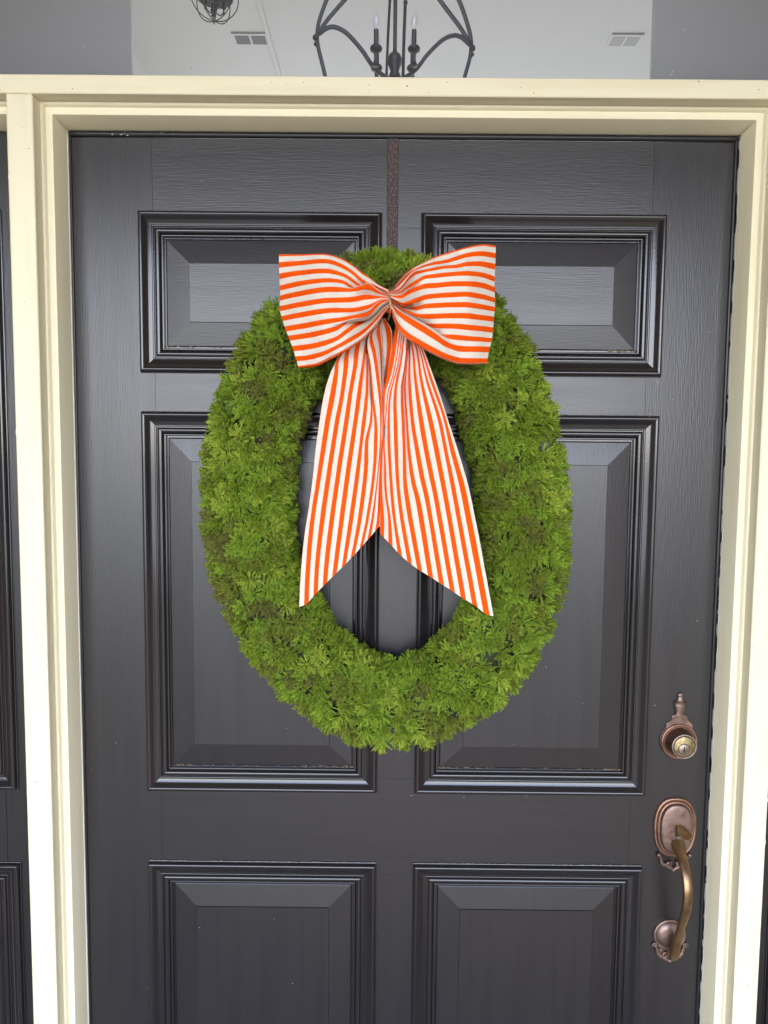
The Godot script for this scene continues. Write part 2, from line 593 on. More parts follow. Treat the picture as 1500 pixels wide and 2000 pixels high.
# one side of the cream surround: profile of Vector2(outward, z), from corner to corner
func surround_side(called: String, side: int, r: Rect2, profile: Array, material: Material, parent: Node) -> void:
	var g := Geo.new()
	for a in profile.size() - 1:
		var na := -Geo.normal_at(profile, a, a)
		var nb := -Geo.normal_at(profile, a + 1, a)
		var p: Vector2 = profile[a]
		var q: Vector2 = profile[a + 1]
		var out: Vector3 = [Vector3.LEFT, Vector3.RIGHT, Vector3.UP][side]
		var ends := []
		for w in [p, q]:
			match side:
				0: ends.append([Vector3(r.position.x - w.x, r.position.y, w.y), Vector3(r.position.x - w.x, r.end.y + w.x, w.y)])
				1: ends.append([Vector3(r.end.x + w.x, r.position.y, w.y), Vector3(r.end.x + w.x, r.end.y + w.x, w.y)])
				2: ends.append([Vector3(r.position.x - w.x, r.end.y + w.x, w.y), Vector3(r.end.x + w.x, r.end.y + w.x, w.y)])
		var va := out * na.x + Vector3.BACK * na.y
		var vb := out * nb.x + Vector3.BACK * nb.y
		g.quad_smooth([ends[0][0], ends[0][1], ends[1][1], ends[1][0]], [va, va, vb, vb])
	part(called, g, material, parent)


func build_door_frame() -> void:
	var o := thing("door_surround", "cream painted wooden frame around the black front door", "door frame")
	var profile := [Vector2(0, -0.06), Vector2(0, 0.0478), Vector2(0.0006, 0.0487), Vector2(0.0092, 0.0487), Vector2(0.0098, 0.0500), Vector2(0.0106, 0.0528), Vector2(0.0116, 0.0538), Vector2(0.0134, 0.0539), Vector2(0.0137, 0.0541), Vector2(0.0137, 0.0562)]
	for r in [Rect2(-0.457, 0, 0.914, 2.036), Rect2(-0.86, 0, 0.3425, 2.036), Rect2(0.5175, 0, 0.3425, 2.036)]:
		surround_side("jamb", 0, r, profile, mats.cream_upright, o)
		surround_side("jamb", 1, r, profile, mats.cream_upright, o)
		surround_side("head", 2, r, profile, mats.cream_level, o)
	for s in [-1.0, 1.0]:
		boxed("mullion", Vector3(s * 0.4706, -0.02, -0.06), Vector3(s * 0.5039, 2.0502, 0.0755), mats.cream_upright, o, 0.0012)
		boxed("side_casing", Vector3(s * 0.8737, -0.02, -0.06), Vector3(s * 0.98, 2.0502, 0.0755), mats.cream_upright, o, 0.0012)
	boxed("transom_bar", Vector3(-1.0, 2.0502, -0.06), Vector3(1.0, 2.0735, 0.0762), mats.cream_level, o, 0.0012)
	boxed("threshold", Vector3(-0.9, -0.02, -0.12), Vector3(0.9, 0.008, 0.06), mats.bronze_dark, o, 0.003)
	# rubber seals round the door, slim unpainted edge beside them
	var g := Geo.new()
	g.tube([Vector3(-0.4545, 2.0315, 0.001), Vector3(0.4545, 2.0315, 0.001)], 0.0042, 10, Vector3.BACK)
	part("seal", g, mats.rubber, o)
	for s in [[-0.4552, 0.0022], [0.4545, 0.0030]]:
		g = Geo.new()
		g.tube([Vector3(s[0], 0.01, 0.0), Vector3(s[0], 2.0315, 0.0)], s[1], 10, Vector3.BACK)
		part("seal", g, mats.rubber, o)
	boxed("bare_edge", Vector3(-0.4571, 0.01, 0.0022), Vector3(-0.4562, 2.034, 0.0052), mats.bare_edge, o, 0.0)
	g = Geo.new()
	for k in 16:
		g.ball(Vector3(-0.385 + rng.randf_range(-0.012, 0.02) + (0.06 if k % 5 == 0 else 0.0), 2.0305 + rng.randf_range(-0.002, 0.003), 0.0046), rng.randf_range(0.0004, 0.0010), Vector3(rng.randf_range(0.6, 1.8), 0.8, 0.6), 6)
	part("paint_specks", g, mats.fleck, o).set_meta("kind", "stuff")
	# black paint that ran over onto the right jamb, broken by chips
	g = Geo.new()
	var y := 0.30
	while y < 2.03:
		var len := rng.randf_range(0.004, 0.03)
		var black := rng.randf() < (0.62 if y < 1.3 else 0.5)
		if black:
			var w := rng.randf_range(0.0035, 0.0085)
			var steps := 4
			var last := []
			for k in steps + 1:
				var yy := y + len * k / steps
				var reach := 0.0012 + 0.42 * w * (0.35 + 0.65 * sin(PI * (k + 0.4) / (steps + 0.8))) * rng.randf_range(0.75, 1.1)
				var row := [Vector3(0.4566, yy, 0.002), Vector3(0.4566, yy, 0.002 + reach)]
				if k > 0:
					g.poly([last[0], row[0], row[1], last[1]], Vector3.LEFT)
				last = row
		y += len * rng.randf_range(0.7, 1.5)
	var ragged := part("ragged_paint_edge", g, mats.rubber, o)
	ragged.set_meta("kind", "stuff")
	boxed("bare_edge", Vector3(0.4568, 0.01, 0.0022), Vector3(0.4577, 2.034, 0.0075), mats.bare_edge, o, 0.0)
	# paint runs and caulk left along the arrises of the posts and the bar
	g = Geo.new()
	for k in 34:
		var s := 1.0 if rng.randf() < 0.5 else -1.0
		var edge := 0.4712 if rng.randf() < 0.75 else 0.5033
		g.ball(Vector3(s * edge, rng.randf_range(0.7, 2.03), 0.0752), rng.randf_range(0.0006, 0.0013), Vector3(0.8, rng.randf_range(2.0, 5.0), 0.7), 8)
	for s in [-1.0, 1.0]:
		for e in [[0.4712, 0.5033, 2.0500], [0.4580, 0.4670, 2.0462]]:
			var bead := []
			for k in 9:
				bead.append(Vector3(s * lerpf(e[0], e[1], k / 8.0), e[2] + rng.randf_range(-0.0005, 0.0005), (0.0757 if e[2] > 2.048 else 0.0488)))
			g.tube(bead, 0.0007, 6, Vector3.BACK)
	part("paint_drips", g, mats.cream_upright, o).set_meta("kind", "stuff")
	# nail holes and scuffs in the cream paint
	g = Geo.new()
	for k in 46:
		var on_bar := k % 3 == 0
		var s := 1.0 if rng.randf() < 0.5 else -1.0
		var p := Vector3(rng.randf_range(-0.52, 0.52), rng.randf_range(2.053, 2.071), 0.0763) if on_bar else Vector3(s * rng.randf_range(0.473, 0.501), rng.randf_range(0.75, 2.04), 0.0756)
		g.ball(p, rng.randf_range(0.0003, 0.0008), Vector3(rng.randf_range(0.6, 1.8), rng.randf_range(0.6, 1.4), 0.25), 6)
	part("nail_holes", g, mats.dust, o).set_meta("kind", "stuff")


func build_transom() -> void:
	var o := thing("transom_window", "wide glass transom window above the cream door frame", "window", Vector3(0, 2.0735, 0))
	boxed("pane", Vector3(-0.965, 0.002, 0.028), Vector3(0.965, 0.507, 0.032), mats.pane, o, 0.0)
	boxed("frame_rail", Vector3(-1.0, 0.505, -0.06), Vector3(1.0, 0.56, 0.0755), mats.cream_level, o, 0.001)
	for s in [-1.0, 1.0]:
		boxed("frame_stile", Vector3(s * 0.963, 0.001, -0.06), Vector3(s * 1.0, 0.504, 0.0755), mats.cream_upright, o, 0.001)
	# dried paint specks left on the glass
	var g := Geo.new()
	for q in [[0.352, 0.030], [0.3505, 0.0265], [0.365, 0.083], [0.262, 0.048], [0.12, 0.066], [-0.42, 0.055], [-0.06, 0.04], [0.02, 0.09], [-0.47, 0.02], [0.20, 0.02], [-0.28, 0.03]]:
		g.ball(Vector3(q[0], q[1], 0.0322), rng.randf_range(0.0005, 0.0011), Vector3(0.8, 1.6, 0.3), 6)
	part("paint_specks", g, mats.fleck, o).set_meta("kind", "stuff")


func moulding_profile() -> Array:
	var mm := [Vector2(0, -0.4), Vector2(0, 1.5), Vector2(0.2, 1.9), Vector2(1.2, 2.0), Vector2(1.5, 2.2), Vector2(1.6, 5.2)]
	for k in 9:  # half-round on the outer edge
		var a := PI - 2.15 * k / 8.0
		mm.append(Vector2(5.0 + 3.4 * cos(a), 6.6 + 3.4 * sin(a)))
	for q in [Vector2(9.4, 7.6), Vector2(11.6, 5.7), Vector2(14.0, 4.3), Vector2(16.6, 3.3), Vector2(18.9, 2.9), Vector2(19.0, 4.0), Vector2(19.2, 4.2), Vector2(21.2, 4.2), Vector2(21.4, 4.0), Vector2(21.5, 1.6), Vector2(22.6, 1.6)]:
		mm.append(q)
	for k in 9:  # small bead
		var a := PI - PI * k / 8.0
		mm.append(Vector2(26.5 + 3.9 * cos(a), 1.9 + 2.9 * sin(a)))
	for q in [Vector2(31.4, 0.6), Vector2(31.6, 2.0), Vector2(31.9, 2.2), Vector2(33.9, 2.2), Vector2(34.2, 2.0), Vector2(34.4, -3.2), Vector2(36.6, -3.2)]:
		mm.append(q)
	return mm.map(func(q): return q / 1000.0)


func raised_panel(r: Rect2, grain: String, parent: Node) -> void:
	var g := Geo.new()
	g.ring(r, [Vector2(0.022, -0.0040), Vector2(0.0366, -0.0038), Vector2(0.0374, -0.0026), Vector2(0.0384, -0.0020), Vector2(0.0700, 0.0018), Vector2(0.0702, 0.0032), Vector2(0.0706, 0.0036)], true)
	var f := r.grow(-0.0706)
	g.poly([Vector3(f.position.x, f.position.y, 0.0036), Vector3(f.end.x, f.position.y, 0.0036), Vector3(f.end.x, f.end.y, 0.0036), Vector3(f.position.x, f.end.y, 0.0036)], Vector3.BACK)
	var p := part("panel", g, mats[grain], parent)
	g = Geo.new()
	g.ring(r, moulding_profile())
	part("moulding", g, mats.paint_trim, p)


func panel_rects() -> Array:
	var out := []
	for x in [[-0.3636, -0.0271], [0.0260, 0.3634]]:
		for y in [[1.7098, 1.9303], [1.1066, 1.6569], [0.2300, 1.0001]]:
			out.append(Rect2(x[0], y[0], x[1] - x[0], y[1] - y[0]))
	return out


func build_front_door() -> void:
	var o := thing("door", "black painted six panel front door with copper handle and deadbolt", "door")
	var back := -0.044
	boxed("stile", Vector3(DOOR_LEFT, 0.012, back), Vector3(-0.34352, 2.0275, 0), mats.paint_upright, o, 0.00022)
	boxed("stile", Vector3(0.34332, 0.012, back), Vector3(DOOR_RIGHT, 2.0275, 0), mats.paint_upright, o, 0.00022)
	for y in [[1.9103, 2.0275], [1.6369, 1.7298], [0.9801, 1.1266], [0.012, 0.25]]:
		boxed("rail", Vector3(-0.3435, y[0], back), Vector3(0.34328, y[1], 0), mats.paint_level, o, 0.00022)
	for y in [[1.72984, 1.91026], [1.12664, 1.63686], [0.25004, 0.98006]]:
		boxed("mullion", Vector3(-0.0471, y[0], back), Vector3(0.0460, y[1], 0), mats.paint_upright, o, 0.00022)
	for r in panel_rects():
		raised_panel(r, "paint_level" if r.size.y < 0.3 else "paint_upright", o)
	# dust that settled along the ledges of the mouldings
	var dust := Geo.new()
	for r in panel_rects():
		for k in 60:
			var x: float = rng.randf_range(r.position.x + 0.036, r.end.x - 0.036)
			if rng.randf() < 0.6:
				x = (r.position.x + 0.0362 if rng.randf() < 0.5 else r.end.x - 0.0362) + (1 if x > 0 else 1) * 0.0
				x += (1.0 if x < r.get_center().x else -1.0) * absf(rng.randfn(0.0, 0.03))
			dust.ball(Vector3(x, r.position.y + 0.0360 + absf(rng.randfn(0, 0.0009)), -0.0022), rng.randf_range(0.0005, 0.0012), Vector3(rng.randf_range(1, 3.5), 0.8, 0.4), 5)
		for k in 60:
			dust.ball(Vector3(rng.randf_range(r.position.x + 0.001, r.end.x - 0.001), r.end.y + rng.randf_range(-0.0008, 0.0003), 0.0018), rng.randf_range(0.0004, 0.0009), Vector3(rng.randf_range(1, 5), 0.6, 0.5), 5)
	part("dust", dust, mats.dust, o).set_meta("kind", "stuff")
	var specks := Geo.new()
	for k in 64:
		var p := Vector3(rng.randf_range(-0.45, 0.45), rng.randf_range(0.72, 2.02), 0.0002)
		if panel_rects().any(func(r): return r.grow(-0.012).has_point(Vector2(p.x, p.y)) and not r.grow(-0.072).has_point(Vector2(p.x, p.y))):
			continue
		if panel_rects().any(func(r): return r.grow(-0.072).has_point(Vector2(p.x, p.y))):
			p.z = 0.0038
		specks.ball(p, rng.randf_range(0.0003, 0.0007) * (1.6 if rng.randf() < 0.08 else 1.0), Vector3(rng.randf_range(0.6, 1.5), rng.randf_range(0.6, 1.3), 0.3), 6)
	part("paint_specks", specks, mats.fleck, o).set_meta("kind", "stuff")
	build_deadbolt(o)
	build_handle(o)


func build_deadbolt(door: Node3D) -> void:
	var cx := HARDWARE_X
	var cy := 1.189
	var outline := PackedVector2Array()
	for k in 41:
		var a := PI * 0.5 + 0.80 + (TAU - 1.60) * k / 40.0
		outline.append(Vector2(cx + cos(a) * 0.0276, cy + sin(a) * 0.0276))
	for q in [[0.0193, 1.2128], [0.0188, 1.2158], [0.0150, 1.2182], [0.0125, 1.2212], [0.0112, 1.2245], [0.0116, 1.2262], [0.0104, 1.2276], [0.0066, 1.2288]]:
		outline.append(Vector2(cx + q[0], q[1]))
	for q in [[0.0066, 1.2288], [0.0104, 1.2276], [0.0116, 1.2262], [0.0112, 1.2245], [0.0125, 1.2212], [0.0150, 1.2182], [0.0188, 1.2158], [0.0193, 1.2128]]:
		outline.append(Vector2(cx - q[0], q[1]))
	var g := Geo.new()
	g.plate(outline, -0.0005, 0.0040, 0.0012)
	var up := Transform3D(Basis.from_scale(Vector3(1, 1, 0.55)), Vector3(cx, 0, 0.002))
	g.lathe([Vector2(0.0001, 1.2272), Vector2(0.0064, 1.2275), Vector2(0.0058, 1.2310), Vector2(0.0066, 1.2345), Vector2(0.0080, 1.2395), Vector2(0.0086, 1.2425), Vector2(0.0083, 1.2442), Vector2(0.0098, 1.2455), Vector2(0.0098, 1.2466), Vector2(0.0068, 1.2480), Vector2(0.0050, 1.2505), Vector2(0.0036, 1.2528), Vector2(0.0030, 1.2540), Vector2(0.0040, 1.2556), Vector2(0.0041, 1.2572), Vector2(0.0030, 1.2596), Vector2(0.0001, 1.2606)], up, 24)
	var plate := part("deadbolt", g, mats.copper, door)
	var front := Transform3D(Basis(Vector3.RIGHT, PI / 2), Vector3(cx, cy, 0))
	g = Geo.new()
	g.lathe([Vector2(0.0268, 0.0030), Vector2(0.0264, 0.0052), Vector2(0.0252, 0.0066), Vector2(0.0238, 0.0066), Vector2(0.0228, 0.0056), Vector2(0.0224, 0.0050), Vector2(0.0218, 0.0058), Vector2(0.0210, 0.0058), Vector2(0.0206, 0.0048)], front, 48)
	part("rose_ring", g, mats.copper_ridge, plate)
	g = Geo.new()
	g.lathe([Vector2(0.0210, 0.0046), Vector2(0.0200, 0.0066), Vector2(0.0193, 0.0120), Vector2(0.0186, 0.0190), Vector2(0.0182, 0.0232)], front, 48)
	part("collar", g, mats.bronze_dark, plate)
	g = Geo.new()
	g.lathe([Vector2(0.0182, 0.0228), Vector2(0.0180, 0.0240), Vector2(0.0172, 0.0247), Vector2(0.0160, 0.0247), Vector2(0.0156, 0.0243), Vector2(0.0154, 0.0236)], front, 48)
	part("cylinder_rim", g, mats.steel, plate)
	g = Geo.new()
	g.lathe([Vector2(0.0154, 0.0215), Vector2(0.0148, 0.0216), Vector2(0.0147, 0.0244), Vector2(0.0143, 0.0248), Vector2(0.0001, 0.0248)], Transform3D(front.basis, front.origin), 48)
	part("cylinder_face", g, mats.brass_face, plate)
	g = Geo.new()
	g.lathe([Vector2(0.0085, 0.0246), Vector2(0.0084, 0.0250), Vector2(0.0076, 0.0250), Vector2(0.0074, 0.0248), Vector2(0.0074, 0.0246)], Transform3D(front.basis, front.origin + Vector3(-0.0006, -0.0036, 0)), 48)
	part("plug_ring", g, mats.bronze_dark, plate)
	g = Geo.new()
	g.lathe([Vector2(0.0072, 0.0246), Vector2(0.0072, 0.0252), Vector2(0.0069, 0.0254), Vector2(0.0001, 0.0254)], Transform3D(front.basis, front.origin + Vector3(-0.0006, -0.0036, 0)), 32)
	part("key_plug", g, mats.steel, plate)
	g = Geo.new()
	var kx := cx - 0.0006
	var ky := cy - 0.0036
	var key := PackedVector2Array()
	for q in [[-0.0007, 0.0036], [0.0006, 0.0036], [0.0007, 0.0016], [0.0014, 0.0010], [0.0009, 0.0001], [0.0011, -0.0016], [0.0004, -0.0040], [-0.0014, -0.0040], [-0.0010, -0.0026], [-0.0018, -0.0014], [-0.0012, 0.0000], [-0.0002, 0.0008]]:
		key.append(Vector2(kx + q[0], ky + q[1]))
	g.plate(key, 0.0250, 0.02555, 0.0001)
	part("keyhole", g, mats.dark, plate)


func spiral(g: Geo, at: Vector3, r: float, turns: float, start: float, way: float, thick: float) -> void:
	var p := []
	var rad := []
	for k in 19:
		var t := k / 18.0
		var a := start + way * TAU * turns * t
		var rr := r * (1.0 - 0.8 * t)
		p.append(at + Vector3(cos(a) * rr, sin(a) * rr, 0.0006 * t))
		rad.append(thick * (1.0 - 0.3 * t))
	g.tube(p, rad, 7, Vector3.BACK)


func build_handle(door: Node3D) -> void:
	var cx := HARDWARE_X
	var cy := 1.0592
	# oval plate with stepped rings
	var g := Geo.new()
	g.oval(Vector2(cx, cy), Vector2(0.0312, 0.0450), 2.5, [Vector2(0, -0.0004), Vector2(0, 0.0022), Vector2(0.0006, 0.0038), Vector2(0.0018, 0.0047), Vector2(0.0032, 0.0046), Vector2(0.0041, 0.0036), Vector2(0.0044, 0.0046), Vector2(0.0050, 0.0062), Vector2(0.0062, 0.0070), Vector2(0.0074, 0.0068), Vector2(0.0080, 0.0060)])
	var h := part("door_handle", g, mats.copper_ridge, door)
	g = Geo.new()
	g.oval(Vector2(cx, cy), Vector2(0.0236, 0.0374), 2.4, [Vector2(0, 0.0050), Vector2(0.0001, 0.0078), Vector2(0.0006, 0.0094), Vector2(0.0018, 0.0106), Vector2(0.0036, 0.0112), Vector2(0.0090, 0.0117), Vector2(0.016, 0.0119)])
	part("face_plate", g, mats.copper, h)
	boxed("latch_slot_shade", Vector3(cx - 0.0030, cy - 0.0125, 0.0110), Vector3(cx + 0.0060, cy + 0.0085, 0.01215), mats.dark, h, 0.0003)  # black block proud of the plate, standing in for the recess shade
	boxed("latch_stop", Vector3(cx - 0.0022, cy - 0.0118, 0.0118), Vector3(cx + 0.0052, cy - 0.0088, 0.0134), mats.steel, h, 0.0004)
	# thumb latch: a flat tongue that widens into a rounded pad
	g = Geo.new()
	var left := []
	var rows := [[0.0100, 0.0034, 0.0060], [0.0160, 0.0038, 0.0060], [0.0210, 0.0056, 0.0056], [0.0260, 0.0080, 0.0050], [0.0320, 0.0092, 0.0040], [0.0375, 0.0088, 0.0030], [0.0415, 0.0068, 0.0022], [0.0432, 0.0040, 0.0018], [0.0438, 0.0012, 0.0016]]
	var path := []
	for w in rows:
		path.append([Vector3(cx + 0.0016, cy + 0.0020 + w[2], w[0]), w[1]])
	for k in path.size() - 1:
		for s in [1.0, -1.0]:
			var a: Vector3 = path[k][0]
			var b: Vector3 = path[k + 1][0]
			var wa: float = path[k][1]
			var wb: float = path[k + 1][1]
			var th := Vector3(0, 0.0011 * s, 0)
			g.quad_smooth([a + th + Vector3(-wa, 0, 0), a + th * 0.6 , b + th * 0.6, b + th + Vector3(-wb, 0, 0)], [Vector3(0.25, s, 0.2).normalized(), Vector3(0, s, 0.2).normalized(), Vector3(0, s, 0.2).normalized(), Vector3(0.25, s, 0.2).normalized()])
			g.quad_smooth([a + th * 0.6, a + th + Vector3(wa, 0, 0), b + th + Vector3(wb, 0, 0), b + th * 0.6], [Vector3(0, s, 0.2).normalized(), Vector3(-0.25, s, 0.2).normalized(), Vector3(-0.25, s, 0.2).normalized(), Vector3(0, s, 0.2).normalized()])
			var dn := Vector3(0, -0.0011, 0)
			g.quad_smooth([a + Vector3(wa * s, 0.0011, 0), b + Vector3(wb * s, 0.0011, 0), b + Vector3(wb * s, 0, 0) + dn, a + Vector3(wa * s, 0, 0) + dn], [Vector3(s, 0, 0.4).normalized(), Vector3(s, 0, 0.4).normalized(), Vector3(s, 0, 0.4).normalized(), Vector3(s, 0, 0.4).normalized()])
	part("thumb_latch", g, mats.brass_dull, h)
	# bowed grip
	var bow := [[1.0410, 0.0100, 1.42], [1.0360, 0.0165, 1.34], [1.0305, 0.0245, 1.16], [1.0230, 0.0345, 1.02], [1.0130, 0.0440, 0.95], [1.0010, 0.0505, 0.92], [0.9870, 0.0535, 0.92], [0.9700, 0.0522, 0.92], [0.9530, 0.0470, 0.90], [0.9370, 0.0400, 0.88], [0.9210, 0.0330, 0.86], [0.9060, 0.0272, 0.88], [0.8930, 0.0228, 0.95], [0.8800, 0.0190, 1.06], [0.8740, 0.0165, 1.12], [0.8680, 0.0140, 1.08], [0.8640, 0.0118, 0.95]]
	var section := []
	for k in 16:
		var a := TAU * k / 16.0
		section.append(Vector2(signf(cos(a)) * pow(absf(cos(a)), 0.62) * 0.0070, signf(sin(a)) * pow(absf(sin(a)), 0.8) * 0.0042))
	var line := []
	var size := []
	for k in bow.size() - 1:
		for s in 3:
			var t := s / 3.0
			var p0: Array = bow[maxi(k - 1, 0)]
			var p3: Array = bow[mini(k + 2, bow.size() - 1)]
			line.append(Vector3(cx + 0.0012, cubic_interpolate(bow[k][0], bow[k + 1][0], p0[0], p3[0], t), cubic_interpolate(bow[k][1], bow[k + 1][1], p0[1], p3[1], t)))
			size.append(lerpf(bow[k][2], bow[k + 1][2], t))
	line.append(Vector3(cx + 0.0012, 0.8640, 0.0118))
	size.append(0.95)
	g = Geo.new()
	g.sweep(line, section, size, Vector3.BACK + Vector3.UP * 0.001)
	part("grip", g, mats.brass, h)
	# scrolled ornament under the upper plate
	g = Geo.new()
	for s in [-1.0, 1.0]:
		g.ball(Vector3(cx + s * 0.0226, 1.0172, 0.0034), 0.0034)
		var arm := []
		for q in [[0.0222, 1.0150], [0.0196, 1.0125], [0.0184, 1.0085], [0.0172, 1.0040], [0.0120, 1.0010], [0.0070, 0.9985], [0.0030, 0.9960], [0.0005, 0.9945]]:
			arm.append(Vector3(cx + s * q[0], q[1], 0.0018))
		g.tube(arm, [0.0022, 0.0028, 0.0032, 0.0036, 0.0037, 0.0036, 0.0034, 0.0030], 8, Vector3.BACK)
		spiral(g, Vector3(cx + s * 0.0064, 1.0018, 0.0028), 0.0044, 1.2, PI * 0.5 + s * 0.8, -s, 0.0017)
	g.ball(Vector3(cx, 0.9938, 0.0026), 0.0032)
	part("upper_scroll", g, mats.copper, h)
	# round lower rose with its own scrolls
	var ry := 0.8930
	g = Geo.new()
	g.lathe([Vector2(0.0246, -0.0004), Vector2(0.0246, 0.0020), Vector2(0.0238, 0.0036), Vector2(0.0222, 0.0042), Vector2(0.0204, 0.0038), Vector2(0.0196, 0.0030), Vector2(0.0190, 0.0036), Vector2(0.0170, 0.0056), Vector2(0.0120, 0.0072), Vector2(0.0060, 0.0080), Vector2(0.0001, 0.0082)], Transform3D(Basis(Vector3.RIGHT, PI / 2), Vector3(cx - 0.001, ry, 0)), 48)
	part("lower_rose", g, mats.copper, h)
	g = Geo.new()
	for s in [-1.0, 1.0]:
		spiral(g, Vector3(cx + s * 0.0222, 0.8770, 0.0026), 0.0040, 1.3, PI * 0.5 - s * 1.9, s, 0.0014)
		g.ball(Vector3(cx + s * 0.0222, 0.8770, 0.0030), 0.0020)
		var arm := []
		for q in [[0.0205, 0.8745], [0.0190, 0.8700], [0.0178, 0.8650], [0.0140, 0.8610], [0.0085, 0.8580], [0.0040, 0.8550], [0.0004, 0.8530]]:
			arm.append(Vector3(cx + s * q[0], q[1], 0.0018))
		g.tube(arm, [0.0026, 0.0032, 0.0037, 0.0037, 0.0035, 0.0032, 0.0028], 8, Vector3.BACK)
		spiral(g, Vector3(cx + s * 0.0068, 0.8622, 0.0028), 0.0045, 1.2, PI * 0.5 + s * 0.8, -s, 0.0018)
	g.ball(Vector3(cx, 0.8530, 0.0022), 0.0026)
	g.plate(PackedVector2Array([Vector2(cx - 0.0165, 0.8700), Vector2(cx - 0.0120, 0.8625), Vector2(cx, 0.8560), Vector2(cx + 0.0120, 0.8625), Vector2(cx + 0.0165, 0.8700), Vector2(cx, 0.8720)]), -0.0003, 0.0014, 0.0004)
	part("lower_scroll", g, mats.copper, h)


func build_sidelights() -> void:
	for s in [-1.0, 1.0]:
		var o := thing("sidelight_panel", "black panelled sidelight %s of the front door" % ("on the hinge side" if s < 0 else "on the handle side"), "sidelight", Vector3.ZERO, "sidelights beside the front door")
		var a := 0.5178
		var b := 0.8597
		var inner := 0.5520
		var outer := 0.8255
		var rect := func(y0: float, y1: float) -> Rect2:
			return Rect2(minf(s * inner, s * outer), y0, outer - inner, y1 - y0)
		boxed("stile", Vector3(s * a, 0.012, -0.044), Vector3(s * (inner + 0.0198), 2.0345, 0), mats.paint_upright, o, 0.0005)
		boxed("stile", Vector3(s * (outer - 0.0198), 0.012, -0.044), Vector3(s * b, 2.0345, 0), mats.paint_upright, o, 0.0005)
		for y in [[1.9103, 2.0345], [0.9750, 1.1260], [0.012, 0.25]]:
			boxed("rail", Vector3(s * (inner + 0.0201), y[0], -0.044), Vector3(s * (outer - 0.0201), y[1], 0), mats.paint_level, o, 0.0005)
		for y in [[1.1060, 1.9303], [0.2300, 0.9950]]:
			raised_panel(rect.call(y[0], y[1]), "paint_upright", o)


func build_interior_fittings() -> void:
	for w in [[-1.516, -7.32, 0.378, 0.200, "ceiling vent with two dark grilles beside the chandelier", false], [2.470, -7.29, 0.340, 0.215, "ceiling vent with two pale grey grilles by the warm grey wall", true]]:
		var o := thing("ceiling_vent", w[4], "vent", Vector3(w[0], 6.0, w[1]), "ceiling vents in the hall")
		var hx: float = w[2] / 2
		var hz: float = w[3] / 2
		boxed("frame", Vector3(-hx, -0.012, -hz - 0.02), Vector3(hx, 0.0, hz + 0.02), mats.vent_white, o, 0.003)
		boxed("lip", Vector3(-hx, -0.016, hz + 0.016), Vector3(hx, -0.012, hz + 0.022), mats.vent_grey, o, 0.001)
		for s in [-1.0, 1.0]:
			boxed("grille", Vector3(s * hx * 0.06, -0.015, -hz * 0.9), Vector3(s * hx * 0.86, -0.0121, hz * 0.75), mats.vent_grey if not w[5] else mats.grey_wall, o, 0.001)
	build_chandelier()
	build_orb_lantern()


func smooth_path(p: Array, steps := 6) -> Array:
	var out := []
	for k in p.size() - 1:
		var a: Vector3 = p[maxi(k - 1, 0)]
		var d: Vector3 = p[mini(k + 2, p.size() - 1)]
		for s in steps:
			out.append(p[k].cubic_interpolate(p[k + 1], a, d, s / float(steps)))
	out.append(p[p.size() - 1])
	return out


func candle(o: Node3D, at: Vector3, k: float) -> void:
	var g := Geo.new()
	g.lathe([Vector2(0.0001, -0.085), Vector2(0.018, -0.08), Vector2(0.012, -0.07), Vector2(0.008, -0.055), Vector2(0.010, -0.03), Vector2(0.024, -0.022), Vector2(0.027, -0.012), Vector2(0.022, -0.004), Vector2(0.0105, 0.0), Vector2(0.0105, 0.062), Vector2(0.0001, 0.063)].map(func(q): return q * k), Transform3D(Basis(), at), 14)
	var c := part("candle", g, mats.iron, o)
	g = Geo.new()
	g.lathe([Vector2(0.007, 0.062), Vector2(0.010, 0.070), Vector2(0.0155, 0.085), Vector2(0.0165, 0.098), Vector2(0.014, 0.112), Vector2(0.0085, 0.130), Vector2(0.003, 0.141), Vector2(0.0001, 0.144)].map(func(q): return q * k), Transform3D(Basis(), at), 14)
	part("bulb", g, mats.bulb_glass, c)


